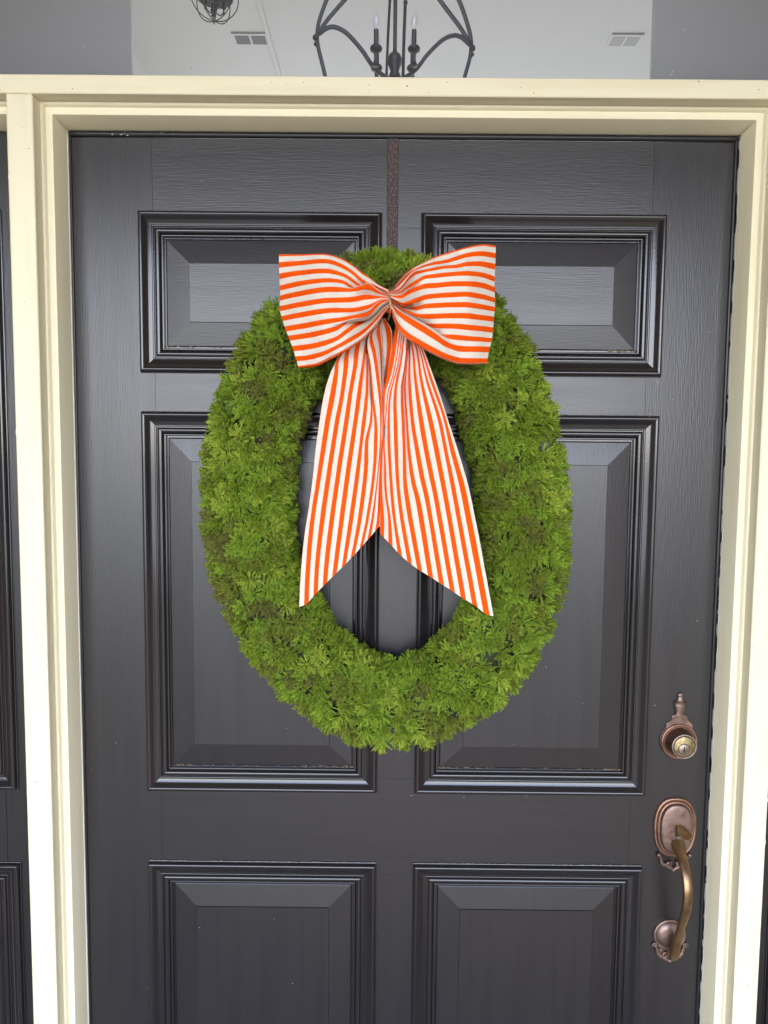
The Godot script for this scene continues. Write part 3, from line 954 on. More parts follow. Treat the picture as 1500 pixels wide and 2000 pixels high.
func build_chandelier() -> void:
	var o := thing("chandelier", "black iron cage chandelier with candle bulbs seen through the transom", "chandelier", Vector3(0.0, 3.355, -2.3))
	var flat := []
	for q in [[-0.5, -0.35], [0.5, -0.35], [0.5, 0.35], [-0.5, 0.35]]:
		flat.append(Vector2(q[0], q[1]) * 0.0155)
	for k in 4:
		var turn := Basis(Vector3.UP, TAU * k / 4.0 + 0.11)
		var at := func(r: float, y: float) -> Vector3: return turn * Vector3(r, y, 0)
		var shapes := [[[0.03, 0.52], [0.15, 0.38], [0.245, 0.245], [0.305, 0.12], [0.333, 0.0], [0.300, -0.15], [0.255, -0.34], [0.05, -0.40]], [[0.332, 0.005], [0.285, 0.075], [0.20, 0.175], [0.10, 0.30], [0.03, 0.40]], [[0.325, 0.01], [0.29, 0.037], [0.255, 0.043], [0.205, 0.02], [0.14, -0.045], [0.09, -0.11], [0.02, -0.16]]]
		for rib in (shapes if k % 2 == 0 else shapes.slice(0, 1)):
			var line := []
			for q in rib:
				line.append(at.call(q[0], q[1]))
			line = smooth_path(line)
			var g := Geo.new()
			var ones := []
			for q in line:
				ones.append(1.0)
			g.sweep(line, flat, ones, turn * Vector3(0, 0, 1))
			part("rib", g, mats.iron, o)
		var knot := Geo.new()
		knot.ball(at.call(0.338, -0.004), 0.014)
		knot.ball(at.call(0.338, -0.03), 0.009)
		part("clip", knot, mats.iron, o)
		candle(o, Basis(Vector3.UP, TAU * k / 4.0 + 0.785) * Vector3(0.112, -0.055, 0), 1.0)
	var g := Geo.new()
	g.tube([Vector3(0, -0.4, 0), Vector3(0, 2.64, 0)], 0.0085, 10, Vector3.BACK)
	part("stem", g, mats.iron, o)
	g = Geo.new()
	g.lathe([Vector2(0.0001, -0.16), Vector2(0.03, -0.15), Vector2(0.018, -0.12), Vector2(0.03, -0.09), Vector2(0.031, -0.07), Vector2(0.024, -0.052), Vector2(0.012, -0.045), Vector2(0.0085, -0.03)], Transform3D(), 18)
	part("hub", g, mats.iron, o)


func build_orb_lantern() -> void:
	var o := thing("orb_lantern", "small black wire orb lantern hanging beyond the chandelier", "lantern", Vector3(-1.468, 5.318, -5.4))
	for k in 4:
		var g := Geo.new()
		var ring := []
		for s in 48:
			ring.append(Basis(Vector3.UP, PI * k / 4.0 + 0.3) * Vector3(cos(TAU * s / 48) * 0.192, sin(TAU * s / 48) * 0.192, 0))
		g.tube(ring, 0.0042, 7, Basis(Vector3.UP, PI * k / 4.0 + 0.3) * Vector3.BACK, true)
		part("hoop", g, mats.iron, o)
	var g := Geo.new()
	g.lathe([Vector2(0.150, 0.13), Vector2(0.150, -0.012), Vector2(0.146, -0.012), Vector2(0.146, 0.13)], Transform3D(), 32)
	part("drum_shade", g, mats.gauze, o)
	g = Geo.new()
	g.tube([Vector3(0, -0.19, 0), Vector3(0, 0.68, 0)], 0.006, 8, Vector3.BACK)
	part("stem", g, mats.iron, o)
	for k in 4:
		var d: Vector3 = Basis(Vector3.UP, TAU * k / 4.0 + 0.5) * Vector3(0.075, -0.06, 0)
		g = Geo.new()
		g.tube(smooth_path([Vector3(0, -0.12, 0), Vector3(d.x * 0.6, -0.135, d.z * 0.6), Vector3(d.x, -0.10, d.z)]), 0.005, 7, Vector3(0.3, 0.2, 0.9))
		part("arm", g, mats.iron, o)
		candle(o, d, 0.7)


func build_hanger() -> void:
	var o := thing("wreath_hanger", "rusty dark metal strap hanger hooked over the door top", "hanger")
	var x0 := -0.0209
	var x1 := -0.0060
	boxed("strap", Vector3(x0, 1.80, 0.0004), Vector3(x1, 2.0285, 0.0032), mats.rusty_strap, o, 0.0005)
	boxed("top_bend", Vector3(x0, 2.0278, -0.0455), Vector3(x1, 2.0292, 0.0022), mats.rusty_strap, o, 0.0003)
	var g := Geo.new()
	var line := []
	for k in 13:
		var a := PI * k / 12.0
		line.append(Vector3((x0 + x1) / 2, 1.8 - 0.022 * sin(a), 0.0013 + 0.022 * (1.0 - cos(a))))
	line.append(Vector3((x0 + x1) / 2, 1.82, 0.0453))
	var ones := []
	for q in line:
		ones.append(1.0)
	g.sweep(line, [Vector2(-0.00745, -0.0009), Vector2(0.00745, -0.0009), Vector2(0.00745, 0.0009), Vector2(-0.00745, 0.0009)], ones, Vector3(0, 0.2, 1))
	part("hook", g, mats.rusty_strap, o)


# ---------------------------------------------------------------- wreath
func needle(g: Geo, a: Vector3, b: Vector3, r0: float, r1: float) -> void:
	var t := (b - a).normalized()
	var s := t.cross(Vector3(0.31, 0.9, 0.2)).normalized()
	var w := t.cross(s)
	var base := []
	var tip := []
	for k in 3:
		var d: Vector3 = s * cos(TAU * k / 3.0) + w * sin(TAU * k / 3.0)
		base.append(g.vert(a + d * r0, d))
		tip.append(g.vert(b + d * r1, (d + t * 0.5).normalized()))
	var end := g.vert(b + t * r1 * 1.2, t)
	for k in 3:
		var m := (k + 1) % 3
		g.tri_i(base[k], base[m], tip[m])
		g.tri_i(base[k], tip[m], tip[k])
		g.tri_i(tip[k], tip[m], end)


# one flat spray: an axis with needles that fork forward on both sides
func spray(g: Geo, from: Vector3, along: Vector3, flat: Vector3, length: float) -> void:
	var side := along.cross(flat).normalized()
	var bend := rng.randf_range(-0.25, 0.35)
	var sway := rng.randf_range(-0.2, 0.2)
	var shade := rng.randf_range(0.72, 1.15)
	var warm := rng.randf_range(-0.10, 0.14)
	var own := func() -> void:
		var b: float = shade * rng.randf_range(0.70, 1.22)
		g.tint = Color(b * (1.0 + warm), b, b * (1.0 - warm))
	own.call()
	var at := func(t: float) -> Vector3:
		return from + along * length * t + flat * bend * length * t * t * 0.5 + side * sway * length * t * t * 0.5
	var last: Vector3 = from
	for k in range(1, 4):
		var q: Vector3 = at.call(k / 3.0)
		needle(g, last, q, 0.00074, 0.00062)
		last = q
	for k in 3:
		var t := 0.34 + 0.19 * k
		for s in [-1.0, 1.0]:
			var p: Vector3 = at.call(t + (0.08 if s > 0 else 0.0))
			var d: Vector3 = (along + side * s * rng.randf_range(0.35, 0.60) + flat * rng.randf_range(-0.15, 0.35)).normalized()
			var len := length * rng.randf_range(0.20, 0.30) * (1.25 - 0.5 * t)
			own.call()
			needle(g, p, p + d * len, 0.00070, 0.00054)


func make_pick() -> ArrayMesh:
	var g := Geo.new()
	for tier in 3:
		var lean: float = [1.12, 0.66, 0.28][tier]
		var count: int = [12, 10, 7][tier]
		var base := Vector3(0, [0.0, 0.004, 0.008][tier], 0)
		for k in count:
			var a := TAU * (k + rng.randf_range(-0.3, 0.3)) / count + tier
			var tilt := lean + rng.randf_range(-0.26, 0.26)
			var radial := Vector3(cos(a), 0, sin(a))
			var along := (radial * sin(tilt) + Vector3.UP * cos(tilt)).normalized()
			var flat := (Vector3.UP * sin(tilt) - radial * cos(tilt)).normalized()
			flat = flat.rotated(along, rng.randf_range(-0.7, 0.7))
			spray(g, base, along, flat, rng.randf_range(0.0165, 0.0240) * [1.0, 0.97, 0.88][tier])
	needle(g, Vector3(0, -0.020, 0), Vector3(0, 0.008, 0), 0.0011, 0.0009)
	g.tint = Color(1.3, 1.35, 1.6)
	g.ball(Vector3(0, 0.010, 0), 0.0011, Vector3.ONE, 6)
	return g.mesh()


func closed_spline(p: Array, t: float) -> Vector3:
	var m := p.size()
	var k := int(floor(t)) % m
	var f: float = t - floor(t)
	return p[k].cubic_interpolate(p[(k + 1) % m], p[(k + m - 1) % m], p[(k + 2) % m], f)


func build_wreath() -> void:
	var o := thing("wreath", "oval green cypress wreath hanging in the middle of the door", "wreath")
	var ring := wreath_ring()
	var fine := []
	for k in 192:
		fine.append(closed_spline(ring, ring.size() * k / 192.0))
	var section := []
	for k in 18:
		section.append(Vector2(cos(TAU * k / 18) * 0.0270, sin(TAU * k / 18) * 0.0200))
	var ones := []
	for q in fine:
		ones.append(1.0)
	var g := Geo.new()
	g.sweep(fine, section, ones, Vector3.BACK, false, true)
	var base := part("base_ring", g, mats.shaded_core, o)
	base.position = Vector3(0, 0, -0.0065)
	var picks := []
	for k in 5:
		picks.append(make_pick())
	# walk along the ring and round its section
	var around := 0.0
	for k in 192:
		around += fine[k].distance_to(fine[(k + 1) % 192])
	var rows := int(around / 0.0180)
	var placed := []
	for row in rows:
		var t := ring.size() * float(row) / rows
		for k in 12:
			var phi := -1.95 + 3.9 * (k + (0.5 if row % 2 else 0.0)) / 12.0 + rng.randf_range(-0.10, 0.10)
			var tt := fposmod(t + rng.randf_range(-0.35, 0.35) * ring.size() / rows, ring.size())
			var c := closed_spline(ring, tt)
			var ahead := closed_spline(ring, fposmod(tt + 0.05, ring.size()))
			var tangent := (ahead - c).normalized()
			var out := tangent.cross(Vector3.BACK).normalized()
			var lump := 1.0 + 0.02 * sin(tt * 5.1) + 0.02 * sin(tt * 2.3 + 1.0)
			var place := c + out * sin(phi) * 0.0450 * lump + Vector3.BACK * (cos(phi) * 0.0355 * lump - 0.0065)
			var normal := (out * sin(phi) / 1.25 + Vector3.BACK * cos(phi)).normalized()
			normal = (normal + Vector3(rng.randfn(0, 0.16), rng.randfn(0, 0.16), rng.randfn(0, 0.12))).normalized()
			var x := normal.cross(Vector3(0.2, 0.7, 0.4)).normalized()
			var b := Basis(x, normal, x.cross(normal)).rotated(normal, rng.randf_range(0, TAU)).scaled_local(Vector3.ONE * rng.randf_range(0.74, 1.0))
			var w := rng.randf() + 0.16 * sin(place.x * 31.0 + place.y * 17.0)
			var colour := "sprig_fresh"
			if w < 0.05: colour = "sprig_brown"
			elif w < 0.22: colour = "sprig_olive"
			elif w < 0.58: colour = "sprig_mid"
			elif w > 0.90: colour = "sprig_yellow"
			placed.append([Transform3D(b, place), colour, absf(phi) + 0.0, rng.randi() % 5])
	placed.sort_custom(func(a, b): return a[2] < b[2])
	for k in mini(300, placed.size()):
		var s := MeshInstance3D.new()
		s.name = "sprig" if k == 0 else "sprig_%03d" % k
		s.mesh = picks[placed[k][3]]
		s.material_override = mats[placed[k][1]]
		s.transform = placed[k][0]
		o.add_child(s, true)
	var mm := MultiMesh.new()
	mm.transform_format = MultiMesh.TRANSFORM_3D
	mm.use_colors = true
	mm.mesh = picks[0]
	mm.instance_count = placed.size() - 300
	for k in placed.size() - 300:
		mm.set_instance_transform(k, placed[300 + k][0])
		mm.set_instance_color(k, mats[placed[300 + k][1]].albedo_color.srgb_to_linear())
	var rest := MultiMeshInstance3D.new()
	rest.name = "foliage"
	rest.multimesh = mm
	rest.material_override = mats.sprig_any
	rest.set_meta("kind", "stuff")
	o.add_child(rest, true)


# ---------------------------------------------------------------- bow
func line_at(line: Array, t: float, axis: int) -> Vector3:  # a point of a stripe line, t along its run on `axis`
	var m := line.size()
	var want: float = lerpf(line[0][axis], line[m - 1][axis], t)
	var way := signf(line[m - 1][axis] - line[0][axis])
	var k := 0
	while k < m - 2 and (want - line[k + 1][axis]) * way > 0.0:
		k += 1
	var p: Vector3 = line[k]
	var q: Vector3 = line[k + 1]
	var h: float = q[axis] - p[axis]
	var f: float = clampf((want - p[axis]) / h, 0.0, 1.0) if absf(h) > 1e-9 else 0.0
	var slope := func(j: int) -> Vector3:  # finite difference, kept gentle
		var a: Vector3 = line[maxi(j - 1, 0)]
		var b: Vector3 = line[mini(j + 1, m - 1)]
		return (b - a) / (b[axis] - a[axis]) if absf(b[axis] - a[axis]) > 1e-9 else Vector3.ZERO
	var m0: Vector3 = slope.call(k) * h
	var m1: Vector3 = slope.call(k + 1) * h
	var f2 := f * f
	var f3 := f2 * f
	var out: Vector3 = p * (2 * f3 - 3 * f2 + 1) + m0 * (f3 - 2 * f2 + f) + q * (-2 * f3 + 3 * f2) + m1 * (f3 - f2)
	out[axis] = want
	return out


# cloth through stripe lines [[stripe number, points], ...] with real thickness
func cloth_part(called: String, lines: Array, axis: int, steps: int, parent: Node, back_depth := 0.0) -> MeshInstance3D:
	var per := 6
	var creases := FastNoiseLite.new()
	creases.seed = 12 + lines.size() + steps
	creases.frequency = 1.0
	creases.fractal_octaves = 3
	var cols := []  # [v, function of t]
	for k in lines.size() - 1:
		for s in per:
			cols.append([k, s / float(per)])
	cols.append([lines.size() - 2, 1.0])
	var grid := []
	for a in steps + 1:
		var t := a / float(steps)
		var on := []
		for l in lines:
			on.append(line_at(l[1], t, axis))
		var row := []
		for w in cols:
			var k: int = w[0]
			var p: Vector3 = on[k].cubic_interpolate(on[k + 1], on[maxi(k - 1, 0)], on[mini(k + 2, on.size() - 1)], w[1])
			p.z += 0.0022 * creases.get_noise_2d(p.x * (16.0 if axis == 0 else 30.0), p.y * (30.0 if axis == 0 else 12.0))
			row.append(p)
		grid.append(row)
	var nv := cols.size()
	var g := Geo.new()
	var layers := [[0.0, 1.0], [-0.0015, -1.0]]
	if back_depth > 0.0:  # a loop: the cloth turns at its outer end and comes back behind
		layers = [[0.0, 1.0], [-back_depth, -1.0]]
	var ids := []
	for layer in layers:
		var rows := []
		var run := []
		for b in nv:
			run.append(0.0)
		for a in steps + 1:
			var row := []
			for b in nv:
				var p: Vector3 = grid[a][b]
				var du: Vector3 = grid[mini(a + 1, steps)][b] - grid[maxi(a - 1, 0)][b]
				var dv: Vector3 = grid[a][mini(b + 1, nv - 1)] - grid[a][maxi(b - 1, 0)]
				var nn := du.cross(dv).normalized()
				if nn.z < 0.0:
					nn = -nn
				if a > 0:
					run[b] += p.distance_to(grid[a - 1][b])
				var k: int = cols[b][0]
				var vv: float = lerpf(lines[k][0], lines[k + 1][0], cols[b][1])
				var off: float = layer[0]
				if back_depth > 0.0 and off != 0.0:
					off *= sin(minf(1.0, a / float(steps) * 5.0 + 0.08) * PI / 2) * (1.0 - 0.5 * a / steps)
					p += Vector3(0, 0, off)
					if a == 0:
						p += Vector3(0.0, 0, 0)
				else:
					p += nn * off
				row.append(g.vert(p, nn * layer[1], Vector2(run[b] / 0.0135, vv)))
			rows.append(row)
		ids.append(rows)
	for l in 2:
		for a in steps:
			for b in nv - 1:
				var q := [ids[l][a][b], ids[l][a + 1][b], ids[l][a + 1][b + 1], ids[l][a][b + 1]]
				var face := (g.v[q[1]] - g.v[q[0]]).cross(g.v[q[3]] - g.v[q[0]])
				if face.dot(g.n[q[0]]) >= 0.0:
					g.tri_i(q[0], q[1], q[2])
					g.tri_i(q[0], q[2], q[3])
				else:
					g.tri_i(q[0], q[2], q[1])
					g.tri_i(q[0], q[3], q[2])
	# rims between the two layers
	var rim := func(a0: int, b0: int, a1: int, b1: int, out: Vector3) -> void:
		var p := []
		for w in [[0, a0, b0], [0, a1, b1], [1, a1, b1], [1, a0, b0]]:
			p.append(w)
		var pos := []
		var first := g.v.size()
		for w in p:
			var e: int = ids[w[0]][w[1]][w[2]]
			g.vert(g.v[e], out, g.u[e])
		var face := (g.v[first + 1] - g.v[first]).cross(g.v[first + 3] - g.v[first])
		if face.dot(out) >= 0.0:
			g.tri_i(first, first + 1, first + 2)
			g.tri_i(first, first + 2, first + 3)
		else:
			g.tri_i(first, first + 2, first + 1)
			g.tri_i(first, first + 3, first + 2)
	for a in steps:
		if back_depth == 0.0:
			rim.call(a, 0, a + 1, 0, (grid[a][0] - grid[a][1]).normalized())
			rim.call(a, nv - 1, a + 1, nv - 1, (grid[a][nv - 1] - grid[a][nv - 2]).normalized())
	for b in nv - 1:
		rim.call(0, b, 0, b + 1, (grid[0][b] - grid[1][b]).normalized())
		if back_depth == 0.0:
			rim.call(steps, b, steps, b + 1, (grid[steps][b] - grid[steps - 1][b]).normalized())
	return part(called, g, mats.cloth, parent)


func build_bow() -> void:
	var o := thing("ribbon_bow", "orange and white striped fabric bow with two long tails wired on the wreath", "bow")
	cloth_part("tail", left_tail_lines(), 1, 90, o)
	cloth_part("tail", right_tail_lines(), 1, 90, o)
	cloth_part("inner_fold", inner_fold_lines(), 1, 30, o)
	cloth_part("loop", left_loop_lines(), 0, 80, o, 0.016)
	cloth_part("loop", right_loop_lines(), 0, 80, o, 0.016)
	# gathered cloth under the wire
	var g := Geo.new()
	g.lathe([Vector2(0.0001, -0.010), Vector2(0.004, -0.009), Vector2(0.006, -0.005), Vector2(0.006, 0.005), Vector2(0.004, 0.009), Vector2(0.0001, 0.010)], Transform3D(Basis.from_scale(Vector3(0.6, 1, 0.7)), Vector3(-0.0168, 1.7805, 0.1305)), 20)
	part("knot", g, mats.cloth, o)
	var wire := []
	for q in [[-6.5, 1797.5, 131], [-11.0, 1794.0, 136], [-14.3, 1791.0, 139.5], [-15.3, 1788, 141.0], [-14.8, 1783, 141.6], [-14.2, 1778, 141.4], [-14.4, 1773, 140.0], [-15.2, 1768, 136.0], [-16.5, 1764, 128]]:
		wire.append(Vector3(q[0] - 1.0, q[1], q[2]) / 1000.0)
	g = Geo.new()
	g.tube(smooth_path(wire, 4), 0.00085, 8, Vector3(0.3, 0.1, 0.9))
	part("tie_wire", g, mats.wire, o)
func left_loop_lines() -> Array:
	return [
		[0, pts([[-152.2, 1842.5, 122.1], [-125.2, 1839.8, 132.0], [-93.4, 1837.0, 145.4], [-75.1, 1833.6, 140.8], [-60.4, 1825.7, 140.3], [-50.5, 1817.7, 140.0], [-40.6, 1811.6, 139.5], [-30.7, 1804.1, 138.9], [-18.0, 1797.6, 138.1]])],
		[1, pts([[-152.2, 1829.3, 122.2], [-124.8, 1828.9, 135.8], [-93.9, 1827.6, 150.7], [-83.4, 1826.4, 148.3], [-69.9, 1821.5, 145.2], [-60.1, 1815.1, 144.4], [-52.3, 1808.7, 143.6], [-46.4, 1804.6, 142.8], [-35.6, 1801.7, 141.0], [-17.8, 1795.2, 138.1]])],
		[2, pts([[-151.6, 1815.9, 122.9], [-124.4, 1816.8, 138.9], [-93.5, 1815.2, 155.1], [-81.2, 1814.2, 151.8], [-69.6, 1811.1, 149.0], [-62.0, 1807.3, 145.2], [-53.5, 1803.1, 136.0], [-45.7, 1799.7, 130.9], [-35.8, 1797.1, 128.5], [-17.8, 1793.9, 132.5]])],
		[3, pts([[-151.0, 1802.0, 123.5], [-124.2, 1803.8, 141.1], [-93.2, 1804.1, 158.3], [-79.0, 1804.6, 154.2], [-69.4, 1802.9, 151.8], [-63.8, 1799.8, 147.7], [-56.4, 1798.2, 137.7], [-45.7, 1797.0, 129.6], [-35.8, 1795.5, 126.6], [-17.8, 1793.0, 131.3]])],
		[3.55, pts([[-150.9, 1795.6, 123.7], [-124.1, 1797.3, 142.1], [-93.1, 1798.1, 159.6], [-74.2, 1799.0, 154.1], [-63.4, 1795.9, 154.7], [-55.6, 1797.0, 157.6], [-47.9, 1800.2, 156.2], [-42.2, 1802.8, 154.4], [-37.3, 1800.5, 152.7], [-30.5, 1795.4, 150.3], [-17.8, 1790.3, 141.6]])],
		[4, pts([[-150.8, 1789.2, 123.9], [-124.0, 1790.9, 142.7], [-93.0, 1791.8, 160.5], [-74.0, 1793.4, 155.6], [-59.4, 1792.9, 158.5], [-46.7, 1794.7, 163.1], [-38.1, 1794.6, 158.3], [-31.5, 1792.4, 150.9], [-17.8, 1789.7, 140.0]])],
		[5, pts([[-151.4, 1776.9, 123.4], [-123.9, 1778.2, 143.4], [-92.9, 1779.3, 161.5], [-74.0, 1781.5, 155.9], [-59.6, 1783.2, 152.7], [-47.1, 1786.5, 149.0], [-35.4, 1787.4, 144.7], [-27.6, 1788.1, 141.6], [-17.5, 1788.4, 138.2]])],
		[6, pts([[-147.9, 1764.5, 126.6], [-123.9, 1766.2, 143.4], [-92.8, 1767.9, 161.5], [-73.9, 1769.6, 155.9], [-59.5, 1770.5, 152.7], [-47.0, 1773.5, 149.0], [-39.2, 1776.8, 146.2], [-32.4, 1781.4, 143.5], [-26.6, 1785.1, 141.2], [-17.4, 1786.8, 138.2]])],
		[7, pts([[-143.5, 1751.7, 130.0], [-124.0, 1752.7, 142.7], [-92.9, 1755.3, 160.6], [-73.8, 1758.8, 157.5], [-59.0, 1761.3, 163.2], [-44.4, 1764.1, 166.7], [-38.8, 1767.6, 163.5], [-33.1, 1774.8, 157.8], [-26.5, 1781.5, 150.0], [-17.3, 1784.4, 142.5]])],
		[7.5, pts([[-141.1, 1745.6, 131.5], [-124.1, 1746.5, 142.0], [-93.0, 1749.6, 159.5], [-73.8, 1754.3, 157.1], [-59.1, 1757.6, 160.1], [-47.6, 1758.9, 157.1], [-39.9, 1762.3, 154.7], [-31.3, 1770.3, 151.6], [-25.5, 1777.2, 148.0], [-17.2, 1783.5, 141.7]])],
		[8, pts([[-138.6, 1739.5, 132.7], [-124.2, 1740.3, 141.1], [-108.5, 1741.6, 149.6], [-93.0, 1743.7, 158.3], [-78.8, 1748.8, 154.2], [-69.3, 1755.4, 149.6], [-60.1, 1760.9, 137.8], [-48.5, 1765.2, 130.4], [-35.6, 1772.9, 126.6], [-26.7, 1781.3, 126.6], [-17.1, 1784.7, 132.2]])],
		[9, pts([[-133.7, 1727.2, 134.2], [-114.0, 1728.4, 143.7], [-93.3, 1731.3, 155.1], [-78.9, 1737.3, 151.1], [-69.3, 1744.9, 148.9], [-60.0, 1753.9, 138.8], [-50.4, 1760.7, 131.0], [-42.5, 1766.0, 129.2], [-33.6, 1773.3, 127.0], [-25.6, 1780.0, 128.8], [-16.9, 1782.9, 132.9]])],
		[10, pts([[-130.0, 1715.3, 133.7], [-114.3, 1716.1, 140.0], [-93.6, 1720.3, 150.7], [-74.0, 1730.2, 150.5], [-59.1, 1737.1, 157.1], [-49.3, 1742.5, 159.7], [-39.7, 1750.8, 158.9], [-30.1, 1761.6, 157.2], [-23.5, 1771.0, 148.4], [-16.7, 1779.2, 138.0]])],
		[11, pts([[-127.3, 1704.9, 131.3], [-114.8, 1706.4, 135.3], [-103.3, 1707.7, 141.4], [-89.1, 1714.3, 145.0], [-69.3, 1723.8, 147.8], [-49.4, 1735.3, 156.4], [-39.7, 1744.5, 156.5], [-30.1, 1756.1, 155.9], [-21.5, 1771.1, 142.4], [-16.4, 1777.1, 138.0]])],
	]

func right_loop_lines() -> Array:
	return [
		[0, pts([[112.6, 1854.8, 122.0], [94.7, 1853.7, 131.5], [78.0, 1848.5, 140.2], [58.6, 1844.0, 138.1], [39.0, 1837.1, 140.0], [24.3, 1829.7, 140.3], [9.7, 1822.0, 139.8], [-0.0, 1814.4, 139.2], [-7.8, 1805.6, 138.7], [-12.7, 1799.3, 138.3], [-19.2, 1795.9, 138.0]])],
		[1, pts([[112.6, 1843.1, 122.0], [91.2, 1841.4, 137.1], [72.9, 1837.2, 143.8], [53.4, 1830.7, 144.1], [33.9, 1827.0, 145.0], [21.3, 1823.3, 144.2], [10.9, 1820.2, 134.6], [1.2, 1813.0, 127.3], [-5.6, 1806.4, 126.0], [-10.6, 1801.6, 125.3], [-18.9, 1794.8, 138.0]])],
		[2, pts([[112.3, 1829.7, 122.6], [93.4, 1829.3, 137.5], [75.6, 1826.6, 148.1], [63.0, 1823.8, 147.2], [48.3, 1822.3, 148.9], [33.8, 1819.4, 148.9], [21.2, 1817.2, 147.4], [12.7, 1816.6, 139.6], [6.1, 1812.1, 131.4], [0.3, 1804.9, 128.6], [-5.6, 1799.8, 127.0], [-18.7, 1793.8, 138.0]])],
		[3, pts([[111.7, 1814.3, 123.6], [93.4, 1815.9, 139.3], [75.5, 1815.0, 150.9], [58.0, 1813.8, 151.1], [38.5, 1811.5, 152.2], [25.0, 1809.6, 152.0], [16.2, 1803.9, 155.7], [9.3, 1798.7, 159.7], [2.7, 1795.3, 157.8], [-3.0, 1792.4, 151.1], [-18.5, 1792.5, 138.5]])],
		[4, pts([[112.3, 1802.1, 123.4], [93.5, 1803.6, 140.5], [75.5, 1802.2, 152.8], [58.0, 1802.0, 153.2], [38.6, 1800.1, 154.3], [24.2, 1799.1, 152.1], [14.6, 1796.7, 149.5], [5.9, 1793.4, 146.6], [-0.8, 1789.0, 144.1], [-7.7, 1788.6, 141.5], [-18.3, 1791.5, 138.0]])],
		[5, pts([[112.9, 1789.4, 123.1], [93.7, 1790.0, 141.1], [75.6, 1789.6, 153.7], [58.1, 1788.9, 154.3], [38.7, 1787.5, 155.6], [25.0, 1784.9, 158.5], [14.2, 1779.6, 165.6], [4.7, 1776.2, 163.7], [-1.9, 1777.3, 155.1], [-7.7, 1782.1, 147.2], [-18.1, 1789.9, 139.3]])],
		[6, pts([[112.7, 1778.5, 123.5], [94.0, 1777.9, 141.1], [75.9, 1777.7, 153.7], [58.3, 1777.5, 154.3], [38.9, 1776.6, 155.3], [25.4, 1775.8, 153.1], [15.2, 1774.9, 141.5], [6.5, 1778.1, 131.1], [-1.4, 1780.3, 128.1], [-7.4, 1784.4, 125.7], [-18.0, 1789.0, 138.1]])],
		[7, pts([[111.8, 1766.4, 124.5], [94.3, 1765.4, 140.5], [76.2, 1765.0, 152.8], [58.6, 1765.0, 153.2], [39.1, 1764.0, 154.3], [24.6, 1764.2, 152.1], [15.0, 1766.0, 149.5], [5.2, 1770.4, 146.3], [-2.6, 1774.7, 143.4], [-7.6, 1778.9, 141.5], [-17.9, 1787.6, 138.2]])],
		[8, pts([[111.0, 1753.4, 125.3], [94.7, 1752.5, 139.3], [76.6, 1751.9, 150.9], [59.0, 1753.2, 151.1], [39.6, 1753.6, 149.4], [28.3, 1756.1, 139.1], [18.5, 1759.9, 135.9], [8.6, 1765.0, 133.2], [-0.3, 1770.8, 130.4], [-7.4, 1777.3, 129.3], [-17.7, 1787.3, 132.9]])],
		[9, pts([[109.6, 1740.9, 126.1], [95.2, 1740.1, 137.5], [77.2, 1739.8, 148.1], [59.5, 1741.2, 147.8], [49.8, 1741.7, 145.9], [40.5, 1745.2, 137.8], [28.8, 1753.2, 131.3], [15.8, 1761.3, 129.1], [2.8, 1769.6, 126.1], [-7.3, 1776.7, 124.8], [-17.5, 1786.1, 131.3]])],
		[9.4, pts([[108.9, 1736.9, 126.5], [89.8, 1735.2, 141.7], [69.6, 1735.5, 145.6], [58.6, 1736.4, 147.4], [49.3, 1739.8, 153.1], [42.3, 1744.5, 154.7], [27.6, 1754.3, 154.0], [12.0, 1762.8, 151.6], [0.3, 1769.1, 149.1], [-7.4, 1774.7, 147.1], [-17.4, 1783.2, 141.1]])],
		[10, pts([[106.2, 1728.8, 127.7], [90.1, 1727.5, 139.9], [68.1, 1727.4, 142.9], [56.7, 1729.9, 148.7], [48.2, 1732.6, 156.3], [39.0, 1738.0, 161.5], [24.4, 1746.9, 161.5], [9.9, 1756.1, 159.7], [-0.8, 1763.0, 157.9], [-8.1, 1770.2, 151.9], [-12.0, 1776.5, 143.6], [-17.2, 1782.8, 138.5]])],
		[11, pts([[104.8, 1716.0, 127.0], [80.5, 1714.2, 140.2], [67.8, 1715.3, 137.7], [49.9, 1718.8, 150.1], [34.6, 1724.7, 157.2], [15.1, 1734.8, 157.0], [4.3, 1742.2, 156.5], [-4.5, 1750.9, 155.6], [-9.4, 1760.8, 148.1], [-12.6, 1771.0, 141.8], [-17.0, 1780.4, 138.5]])],
		[11.3, pts([[104.6, 1712.9, 126.5], [80.7, 1711.3, 138.7], [68.0, 1712.1, 135.9], [50.1, 1715.7, 148.2], [33.8, 1722.0, 155.6], [17.1, 1731.4, 155.9], [3.4, 1739.8, 155.7], [-5.5, 1749.2, 154.4], [-10.1, 1759.6, 146.4], [-13.4, 1770.3, 140.4], [-15.1, 1779.2, 138.5]])],
	]

